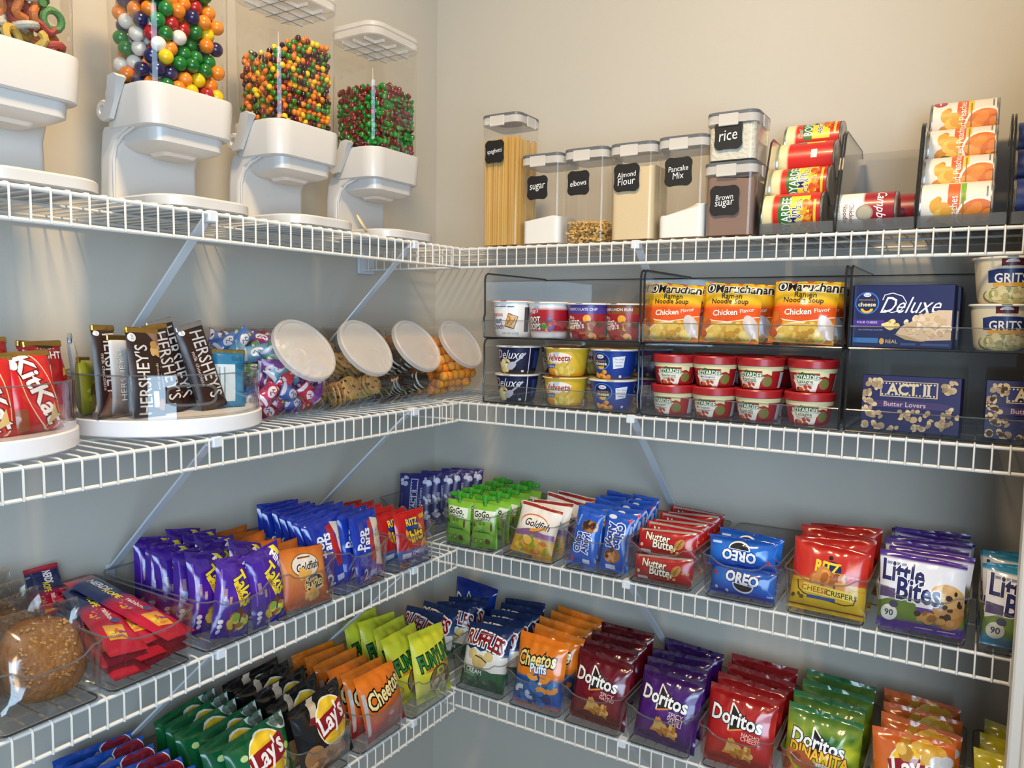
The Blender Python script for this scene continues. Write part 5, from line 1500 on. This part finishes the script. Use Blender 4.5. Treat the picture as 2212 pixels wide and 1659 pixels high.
# squeeze pouches: film pouch, spout and winged cap
_gog = ([(0, '#5f9a2c'), (.25, '#83b83c'), (1, '#86bf3c')], [P([(-.75, .64), (.8, .6), (.85, .84), (-.8, .86)], '#e9efdc'), T('GoGo', -.12, .76, 1.15, '#223a1c', bold=.06, vs=1.2), T('squeeZ', .12, .65, 1.0, '#3a5a3a', bold=.03), P([(-.95, .3), (-.4, .38), (.3, .34), (.95, .24), (.95, .3), (.3, .4), (-.4, .44), (-.95, .36)], '#6fa83a'), B(-.2, .52, .6, .12, 6, ['#4f8a2c', '#a9c96a', '#3f6a2c'], 3, .13), R(.6, .4, .72, .56, '#7a2a2c'), R(-.6, .35, .6, .37, '#2f5a1c'), E(-.55, .15, .16, .16, '#3a4a2a'), E(-.1, .15, .16, .16, '#3a4a2a'), E(.38, .15, .19, .19, '#5a4a3a'), E(-.55, .15, .12, .12, '#93c052'), E(-.1, .15, .12, .12, '#93c052')])
_capm = plain('green_cap_plastic', '#3f9a26', 0.35)
def squeeze(i):
    o = thing('squeeze_pouch', 'x', 'squeeze pouch')
    pouch('pouch_body', 2.85, 4.1, .9, *_gog, seed=i * 2.1, seal=.05, mat='film', nx=12, ny=14, parent=o)
    sp = MB().add(lathe([(.2, 3.95), (.2, 4.5)], 14)).build('spout', _capm, o)
    MB().add(rbox([(4.3, .3, .3, .28), (4.85, .33, .33, .3), (4.92, .25, .25, .2)], 5)).add(rbox([(4.42, 1.05, .2, .18), (4.5, 1.12, .26, .22), (4.72, 1.12, .26, .22), (4.8, 1.02, .18, .16)], 5)).build('cap', _capm, o)
    return o
_dg = [11.0, 9.0, 7.2, 5.2, 3.2]
row(squeeze, 'R', 2, 11.65, _dg, 'green squeeze pouch', 'in the column nearer the room corner', 'squeeze pouch', 'squeeze pouches', [5, 4, 3, 3, 2], 22, dx=.06, variants=1)
row(squeeze, 'R', 2, 14.55, [10.9, 8.9, 7.0, 5.0, 3.0], 'green squeeze pouch', 'in the column beside the fish crackers', 'squeeze pouch', 'squeeze pouches', [6, 4, 3, 3, 2], 23, dx=.06, variants=1)

_gfw = ([(0, '#b98a24'), (.3, '#c9a83c'), (.36, '#8a6a9c'), (.45, '#e2dcd2'), (1, '#e9e4dc')], [R(-1, .92, 1, .985, '#9c2a20'), E(-.1, .62, .68, .36, '#d9743a'), E(-.08, .6, .66, .34, '#ece6dc'), T('Goldfish', .1, .6, 1.2, '#1c1a18', sh=.2, bold=.03, rot=-4, vs=1.2), P([(-.9, .42), (-.2, .5), (.5, .44), (.95, .46), (.95, .36), (-.9, .34)], '#8a5a8c'), ST([(-.2, .46), (.2, .5), (.55, .56)], .13, '#e59a2c'), T('COLORS', .0, .3, .85, '#e9e6d8', bold=.05, rot=-6), B(0, .17, .85, .3, 26, ['#d9a42c', '#8a9a2c', '#c8682c', '#e3bc4a', '#7a9a3c'], 5, .15)])
row(pk('cracker_pack', 4.3, 4.6, 1.2, *_gfw, mat='matte', seal=.05), 'R', 2, 19.2, [10.4, 8.4, 6.4, 4.6], 'white fish cracker pack', 'in its bin', 'cracker pack', 'white fish cracker packs', [22, 18, 14, 10], 24, rolls=[5, 2, 8, 10], ls=[0, .3, .6, .8])
_cha = ([(0, '#1848a8'), (.5, '#1f5cc0'), (1, '#1a4fb4')], [T('Chips', .12, .6, 1.6, '#1a3f9c', rot=-90, bold=.08, out='#e9ecf4', ow=.16, vs=1.2), T('Ahoy!', -.42, .6, 1.5, '#1a3f9c', rot=-90, bold=.08, out='#e9ecf4', ow=.16, vs=1.2), E(-.1, .25, .6, .5, '#8a5a30'), B(-.1, .25, .45, .4, 16, ['#b98550', '#5a3418', '#a87040', '#3a2010'], 5, .16), P([(.6, .9), (.9, .92), (.85, .82)], '#c83a2c'), E(-.5, .9, .3, .14, '#d9dde6'), R(-.5, .03, .2, .1, '#c9d0e0'), R(.85, .2, .97, .8, '#9fb2d8')])
_chb = ([(0, '#1848a8'), (.5, '#1f5cc0'), (1, '#1a4fb4')], [E(.25, .68, .6, .42, '#8a5a30'), B(.25, .68, .48, .34, 18, ['#b98550', '#5a3418', '#a87040', '#3a2010'], 6, .16), T('Chips', -.35, .38, 1.3, '#1a3f9c', rot=90, bold=.08, out='#e9ecf4', ow=.16, vs=1.2), T('Ahoy!', .22, .38, 1.3, '#1a3f9c', rot=90, bold=.08, out='#e9ecf4', ow=.16, vs=1.2), P([(-.9, .06), (-.5, .05), (-.75, .15)], '#c83a2c'), T('ORIGINAL', -.6, .76, .8, '#d9e0ee', rot=80), R(.1, .04, .6, .11, '#c9d0e0')])
row(pk('cookie_pack', 2.6, 5.0, 1.0, *_chb, seal=.05, nx=12), 'R', 2, 24.4, [10.4, 8.6, 6.8, 5.0, 3.2], 'blue cookie pack', 'in the column beside the fish crackers', 'cookie pack', 'blue cookie packs', [16, 15, 13, 11, 8], 25, dx=.1, rolls=[4, 2, 3, 0, 1])
row(pk('cookie_pack', 2.6, 5.0, 1.0, *_cha, seal=.05, nx=12), 'R', 2, 27.2, [10.4, 8.6, 6.8, 5.0, 3.2], 'blue cookie pack', 'in the column beside the red packs', 'cookie pack', 'blue cookie packs', [15, 15, 13, 11, 8], 26, dx=.1, rolls=[2, 3, 0, 2, -1])
_nut = ([(0, '#8e1616'), (.5, '#b01c1a'), (1, '#a81a18')], [T('Nutter', -.28, .66, .85, '#f0e4cc', bold=.05, out='#3a0c0a', ow=.1, vs=1.2, rot=-3), T('Butter', .0, .4, .85, '#f0e4cc', bold=.05, out='#3a0c0a', ow=.1, vs=1.2, rot=-3), E(.48, .5, .2, .13, '#b98a3c', 50), E(.42, .44, .14, .1, '#a8782c', 50), ST([(.4, .35), (.5, .55), (.56, .66)], .03, '#7a4a1c'), P([(-.95, .9), (-.8, .9), (-.88, .74)], '#c84a3a'), T('BITES', .8, .45, .25, '#e0b04a'), R(-.9, .9, .95, .97, '#a8a09c'), R(-.85, .03, -.5, .14, '#c9c0ba'), E(-.85, .3, .06, .06, '#d9c0b0'), B(.35, .25, .15, .1, 4, ['#c89a4c'], 3, .05)])
_nm = pk('cookie_pack', 5.0, 2.15, 1.1, *_nut, mat='film', seal=.05)
row(_nm, 'R', 2, 31.8, [10.7, 9.0, 7.4, 5.8, 4.2, 2.6], 'red cookie pack', 'along the lower layer of its bin', 'cookie pack', 'red cookie packs', 8, 27, dx=.1, rolls=[0] * 6)
row(_nm, 'R', 2, 31.85, [10.3, 8.6, 7.0, 5.4, 3.8, 2.3], 'red cookie pack', 'along the upper layer of its bin', 'cookie pack', 'red cookie packs', 14, 28, z=2.25, dx=.12, rolls=[1, -1, 1, 0, 1, 0])
_ore = ([(0, '#123a9c'), (.4, '#1c66c8'), (.6, '#1f70d0'), (1, '#123f9c')], [T('OREO', .05, .62, 1.0, '#f0f0f2', bold=.08, out='#123a8c', ow=.12, rot=-4, vs=1.1), E(.1, .44, .33, .26, '#e9e9ea', -4, 180, 360), E(.1, .42, .29, .19, '#17171c', -4, 180, 360), P([(-.95, .7), (-.75, .72), (-.8, .55)], '#a83a4a'), R(.8, .15, .95, .2, '#9fb6e0'), E(-.75, .2, .05, .05, '#bcd0f0'), E(-.4, .15, .05, .05, '#bcd0f0')])
_or2 = ([(0, '#123a9c'), (.4, '#1c66c8'), (.6, '#1f70d0'), (1, '#123f9c')], [T('OREO', -.05, .4, 1.0, '#f0f0f2', bold=.08, out='#123a8c', ow=.12, rot=176, vs=1.1), E(-.05, .6, .33, .26, '#e9e9ea', -4, 0, 180), E(-.05, .62, .29, .19, '#17171c', -4, 0, 180), P([(.7, .2), (.92, .22), (.8, .36)], '#a83a4a'), R(-.9, .75, -.6, .82, '#bcd0f0')])
row(pk('cookie_pack', 5.2, 2.35, 1.5, *_ore, mat='slick', seal=.06), 'R', 2, 38.2, [10.5, 8.6], 'shiny blue cookie pack', 'in the lower layer of the half empty bin', 'cookie pack', 'shiny blue cookie packs', 8, 29, dx=.05, rolls=[0, 0], variants=1)
row(pk('cookie_pack', 5.2, 2.35, 1.5, *_or2, mat='slick', seal=.06), 'R', 2, 38.1, [10.2, 8.3], 'shiny blue cookie pack', 'in the upper layer of the half empty bin', 'cookie pack', 'shiny blue cookie packs', 12, 30, z=2.3, dx=.05, rolls=[-1, 1], variants=1)
_rit = ([(0, '#c9a01c'), (.42, '#d9b42a'), (.44, '#c8321f'), (.85, '#c32a1e'), (1, '#9c1c18')], [T('RITZ', .0, .66, .65, '#f0c62c', bold=.06, out='#1c2a5c', ow=.02, rot=-3, vs=1.3), E(.1, .64, .26, .22, '#1c2450'), T('RITZ', -.02, .655, .62, '#f2cc34', bold=.07, rot=-3, vs=1.35), E(.05, .8, .06, .06, '#2a0a0a'), T('FOUR CHEESE', .55, .57, .5, '#f0d0b8'), P([(-1, .4), (-.5, .44), (.3, .42), (1, .4), (1, .46), (-1, .46)], '#d9b42a'), E(-.05, .47, .42, .28, '#b06a2c'), B(0, .46, .55, .22, 16, ['#c8823c', '#a85c24', '#d99a50', '#8f4a1c'], 4, .17), P([(-.62, .27), (.75, .23), (.75, .36), (-.62, .4)], '#e6cf5a'), T('CHEESE', -.3, .325, .7, '#b8451c', rot=-3, bold=.02), T('CRISPERS', .4, .3, .8, '#2a2220', rot=-3, bold=.02), ST([(-.8, .42), (-.76, .3), (-.6, .24), (-.3, .215), (.5, .17), (.72, .2), (.78, .32)], .025, '#1c1410'), R(-.5, .19, .25, .235, '#2a4a8c'), B(-.75, .2, .2, .05, 4, ['#5a4a1c'], 3, .06), R(-1, .055, 1, .075, '#8a2a14')])
row(pk('cracker_bag', 5.4, 5.1, 1.5, *_rit, seal=.05), 'R', 2, 44.4, [10.6, 8.4, 6.3, 4.2], 'red and yellow cracker bag', 'in its bin', 'cracker bag', 'red and yellow cracker bags', [14, 12, 10, 7], 31, ls=[0, .1, -.1, .1], rolls=[0, 1, 0, 1])
def little(edge, low):
    return ([(0, edge), (.11, edge), (.12, low), (.4, low), (.42, '#e3e4ec'), (.9, '#dfe2ee'), (.91, edge), (1, edge)],
            [P([(-1, .34), (-.6, .42), (-.2, .38), (.2, .3), (.6, .25), (1, .3), (1, .5), (-1, .5)], '#e6e6ec'), P([(-.98, .4), (-.6, .4), (-.6, .52), (-.98, .54)], '#5a4a7c'), R(-.85, .83, -.35, .865, '#7f8aa8'),
             E(.62, .3, .36, .4, '#a8743a'), E(.62, .45, .42, .42, '#b98a4c'), E(.6, .52, .38, .3, '#cfa566'), B(.6, .48, .34, .3, 9, ['#2f1c12', '#3a2418'], 6, .07), E(.1, .36, .2, .17, '#e9e4ea'), E(.1, .33, .2, .13, '#5a3a8c', 0, 180, 360), B(.3, .2, .6, .12, 16, ['#b98a4c', '#8a5c2c', '#3a2418'], 8, .11), E(-.72, .2, .2, .2, '#dfe0d8'), T('Little', -.42, .745, .98, '#26265c', bold=.06, vs=1.4, rot=-3, out='#f0f0f4', ow=.06), T('Bites', -.05, .525, 1.0, '#26265c', bold=.06, vs=1.4, rot=-3, out='#f0f0f4', ow=.06), T('90', -.72, .2, .2, '#2a2a2a', bold=.04), E(-.62, .32, .11, .09, '#3a3a5c'), R(-.1, .05, .3, .065, '#cfc4e0'), R(.4, .05, .8, .065, '#cfc4e0')])
row(pk('muffin_pack', 5.5, 5.2, 1.4, *little('#4a2a80', '#5f7a30'), mat='film', seal=.04), 'R', 2, 50.6, [10.6, 8.8, 7.0, 5.2, 3.4, 2.2], 'white and purple muffin pack', 'in its bin', 'muffin pack', 'white and purple muffin packs', [14, 13, 11, 9, 6, 4], 32, dx=.2, rolls=[-1, 2, -1, 0, 1, 0])
row(pk('muffin_pack', 5.4, 5.2, 1.4, *little('#2f86ae', '#6a8a34'), mat='film', seal=.04), 'R', 2, 56.8, [10.6, 8.8, 7.0, 5.2], 'white and light blue muffin pack', 'in the end bin', 'muffin pack', 'white and light blue muffin packs', [14, 12, 10, 7], 33, dx=.15)

# ------------------------------------------------------------------ third shelf, side wall
for s, lab in ((19.05, 'clear bin of small red and blue cracker packs'), (25.4, 'clear bin of royal blue pastry packs'), (31.4, 'clear bin of orange fish cracker packs'), (37.5, 'clear bin crowded with purple snack packs'), (43.8, 'clear bin of red candy rope packs'), (49.6, 'clear bin of wrapped oat buns, cut by the picture edge')):
    storage_bin('L', s, 2, lab)
_rb = ([(0, '#2a5a9c'), (.22, '#2f6ab0'), (.25, '#b01c1c'), (1, '#b81e1e')], [E(0, .55, .55, .45, '#d99a3c'), B(0, .55, .5, .42, 16, ['#e0a850', '#c8842c', '#b06a24'], 4, .15), E(-.1, .7, .42, .34, '#1f3a80'), T('RITZ', -.1, .77, .7, '#f0c62c', bold=.06, vs=1.2, out='#1c2a5c', ow=.08), T('bits', .1, .5, .8, '#f0c62c', bold=.07, vs=1.2, out='#2a1a10', ow=.12, rot=10), T('CHEESE', .2, .15, .8, '#e9eef4', bold=.03, rot=4), R(-.8, .06, -.3, .16, '#c9d6e6'), B(.6, .3, .25, .15, 5, ['#d99a3c'], 3, .12), P([(.4, .86), (.85, .9), (.8, .8), (.45, .79)], '#c89a2c')])
row(pk('cracker_pack', 4.1, 4.3, 1.0, *_rb, seal=.04), 'L', 2, 17.9, [10.5, 9.2, 7.9, 6.6, 5.3, 4.0], 'small red and blue cracker pack', 'in its bin', 'cracker pack', 'small red and blue cracker packs', 10, 41, ls=[0, .8, .9, .7, .6, .8], rolls=[2, -3, 2, 0, 1, 0])
_ptr = ([(0, '#16309c'), (.4, '#1a3aae'), (1, '#15309a')], [P([(.0, .86), (.3, .88), (.3, .28), (.0, .26)], '#b0282c'), P([(.25, .9), (.82, .84), (.8, .14), (.3, .2), (.36, .3), (.3, .5), (.36, .7)], '#cfc3b0'), B(.56, .52, .2, .5, 22, ['#b9a98e', '#e0d6c4', '#a89880'], 5, .05), T('Pop', -.5, .62, .8, '#eef0f6', rot=80, bold=.06, vs=1.2), T('Tarts', -.2, .6, 1.0, '#eef0f6', rot=80, bold=.06, vs=1.2), T('2', -.5, .12, .3, '#e9ecf4', bold=.05), R(-.2, .06, .3, .14, '#aab6e0'), T('5g SUGAR 200', .9, .4, 1.2, '#dfe4f2', rot=-86)])
_ptm = pk('pastry_pack', 3.7, 5.6, .75, *_ptr, mat='slick', seal=.035, side=8, puff=.25)
row(_ptm, 'L', 2, 24.0, [10.9, 9.8, 8.7, 7.6, 6.5], 'royal blue pastry pack', 'in the column beside the red packs', 'pastry pack', 'blue pastry packs', [8, 8, 10, 10, 10], 42, ls=[0, .1, .2, .1, .3], rolls=[-2, -1, 2, -3, 2], yaw=4)
row(_ptm, 'L', 2, 26.0, [9.6, 8.5, 7.3, 6.1, 4.9, 3.7, 2.6], 'royal blue pastry pack', 'in the column beside the orange packs', 'pastry pack', 'blue pastry packs', [14, 15, 14, 12, 10, 9, 6], 43, rolls=[-12, -8, -5, -6, -3, -4, 2], yaw=-8)
_gfo = ([(0, '#a8481c'), (.3, '#c0621f'), (.6, '#d98a3c'), (1, '#b8601c')], [E(-.05, .68, .62, .42, '#8a5a24'), E(-.05, .68, .58, .38, '#d9d2c8'), T('Goldfish', .02, .66, 1.0, '#17130f', sh=.2, bold=.04, rot=4, vs=1.2), R(-.35, .8, .2, .83, '#7a4a20'), E(.2, .36, .46, .3, '#e9c35a', 10), E(.2, .36, .42, .27, '#2a1a10', 10), T('FLAVOR', .12, .42, .5, '#f0dc9a', rot=8, bold=.04), T('BLASTED', .2, .345, .75, '#f0dc9a', rot=8, bold=.06, vs=1.3), T('CHEDDAR', .4, .26, .5, '#f4ead0', rot=8, bold=.03), B(.1, .2, .35, .16, 8, ['#e0a850', '#d99a40'], 3, .13), B(-.2, .52, .3, .12, 6, ['#e0a850'], 4, .13), R(.75, .12, .9, .16, '#e6c08a')])
row(pk('cracker_pack', 4.3, 4.3, 1.1, *_gfo, mat='matte', seal=.05), 'L', 2, 30.9, [11.0, 8.9, 7.2, 5.4, 3.9, 2.6], 'orange fish cracker pack', 'in its bin', 'cracker pack', 'orange fish cracker packs', [18, 17, 15, 13, 10, 8], 44, ls=[0, .4, .7, .5, .2, .4], rolls=[4, 5, 4, 2, 4, 3])
_tak = ([(0, '#2c1478'), (.4, '#4a1e94'), (1, '#3a1a88')], [T('Takis', .2, .6, 1.5, '#e6d234', rot=-62, bold=.06, vs=1.25, out='#1c0f3a', ow=.06), T('MINI', .55, .82, .75, '#efecf4', rot=-62, bold=.06, vs=1.1), P([(-.35, .66), (-.15, .7), (.3, .42), (.1, .37)], '#e6c934'), T('FUEGO', -.02, .54, .65, '#5a1a1c', rot=-52, bold=.04), P([(.4, .97), (.7, .97), (.95, .85), (.7, .85)], '#e6d234'), B(.15, .2, .55, .35, 14, ['#d9cf4a', '#b0622c', '#8fae3a', '#c9a83c', '#6e3420'], 5, .22), R(-.75, .45, -.6, .6, '#9a7a8c'), R(-.5, .4, -.38, .5, '#b58a6a'), E(-.72, .14, .12, .1, '#e6e2ee'), E(-.72, .2, .12, .1, '#e6e2ee'), E(-.72, .08, .12, .1, '#e6e2ee'), ST([(-.82, .3), (-.82, .85)], .04, '#8a5ac0')])
_tkm = pk('snack_pack', 3.0, 5.3, 1.4, *_tak, seal=.06, nx=16, mat='slick', wr=1.5, flop=.3)
row(_tkm, 'L', 2, 37.9, [10.9, 8.9, 7.3, 5.7, 4.1, 2.6], 'purple snack pack', 'in the column beside the candy ropes', 'snack pack', 'purple snack packs', [10, 14, 17, 14, 12, 8], 45, dx=.3, rolls=[14, 6, 12, 3, 10, 4], yaw=-4)
row(_tkm, 'L', 2, 35.0, [11.2, 9.0, 7.4, 5.8, 4.2, 2.6], 'purple snack pack', 'in the column beside the orange fish crackers', 'snack pack', 'purple snack packs', [6, 13, 17, 14, 12, 8], 46, dx=.3, rolls=[-2, 12, 5, 9, 12, 3], yaw=4)
_ner = ([(0, '#b01a34'), (.3, '#c01f3c'), (.55, '#a81a38'), (.6, '#22305c'), (.9, '#1f2c58'), (.93, '#a81a34'), (1, '#b01c38')], [T('NERDS', .15, .8, 1.7, '#eeeaf0', rot=-90, bold=.07, vs=1.15), T('ROPE', -.05, .65, 1.3, '#e6cf3c', rot=-90, bold=.06), T('rainbow', .2, .45, 1.5, '#efe6ea', rot=-90, bold=.04), B(-.4, .5, .3, .7, 12, ['#6a4a8c', '#c9a43c', '#3f8a4c', '#d9708a'], 3, .1), P([(-.6, .14), (.3, .12), (.5, .3), (-.5, .32)], '#e0a83c'), B(-.05, .21, .4, .5, 20, ['#4f9a4a', '#c8564a', '#e0c85a', '#7a4a8c', '#d98a3c'], 6, .12), E(.3, .36, .25, .25, '#5a5a8c')])
_nr = pk('candy_rope_pack', 2.2, 9.6, .55, *_ner, mat='slick', seal=.025, nx=10, side=5, puff=.3)
k = 0
for lv in range(3):
    for cidx, ss in enumerate((44.8, 43.1, 41.6)):
        o = _nr(k % 3) if k < 3 else dup(_nsrc[k % 3])
        if k == 0: _nsrc = []
        if k < 3: _nsrc.append(o)
        place(o, 'L', ss + .2 * (lv % 2), 11.9 - .35 * ((lv * 2 + cidx) % 3), TOP[2] + .42 + .62 * lv, 82 - lv * 1.2 + 3 * math.sin(k * 2.1), 4 * math.sin(k * 3.3), (-6, 3, 5)[cidx] - lv + 6 * math.sin(k * 1.7))
        tag(o, f'red candy rope pack in the {["bottom", "middle", "top"][lv]} layer, {["nearest the oat buns", "in the middle column", "nearest the purple packs"][cidx]}', 'candy pack', 'candy rope packs')
        k += 1
o = dup(_nsrc[0], 'red candy rope pack standing up at the wall end of its bin')
place(o, 'L', 44.4, 3.0, TOP[2] + 1.0, 30, 3, 0)
o.scale = (1, 1, .45)

# wrapped oat buns
_bun = plain('oat_bun_crust', '#8a5a24', .6, bump=(90, .9, .006, 4))
def bun(i):
    o = thing('oat_bun', 'x', 'bun')
    vs, fs = ball(1, 26, 18)
    pts = []
    for p in vs:
        q = Vector(p)
        f = 1 + .05 * noise.noise(q * 2.4 + Vector((i * 7, 0, 0))) + .02 * noise.noise(q * 7)
        sx, sy, sz = (math.copysign(abs(v) ** .8, v) for v in q)
        pts.append((sx * 2.15 * f, sy * 1.0 * f * .9, 2.6 + sz * 2.3 * f))
    MB().add((pts, fs)).build('bun_crust', _bun, o)
    oats = MB()
    r2 = random.Random(i)
    for _ in range(130):
        x, z = r2.uniform(-1.5, 1.5), r2.uniform(1.2, 4.3)
        oats.add(ball(.1, 7, 5, sy=.4, sz=.8), mixc('#94642a', '#b88a4c', r2.random()), T=Matrix.Translation((x, -.86 - .02 * r2.random() + .09 * (x * x + (z - 2.75) ** 2) / 3, z)))
    oats.build('oat_flakes', M['label'], o)
    pouch('wrapper', 5.4, 5.5, 2.3, [(0, '#ffffff'), (1, '#ffffff')], [], seed=i + 4, seal=.05, mat='wrap', nx=16, ny=16, wr=1.6, parent=o)
    return o
row(bun, 'L', 2, 48.9, [10.4, 7.9, 5.3, 2.7], 'brown oat bun in a clear wrapper', 'in its bin', 'bun', 'wrapped oat buns', [30, 26, 20, 12], 47, dx=.15, variants=2, ls=[0, .5, .5, .4])

# ------------------------------------------------------------------ inches to metres
_done = set()
for o in list(COL.objects):
    if o.type == 'MESH' and o.data.name not in _done:
        _done.add(o.data.name)
        o.data.transform(Matrix.Scale(U, 4))
for o in list(COL.objects):
    if o.type in {'MESH', 'EMPTY'}:
        o.location = o.location * U
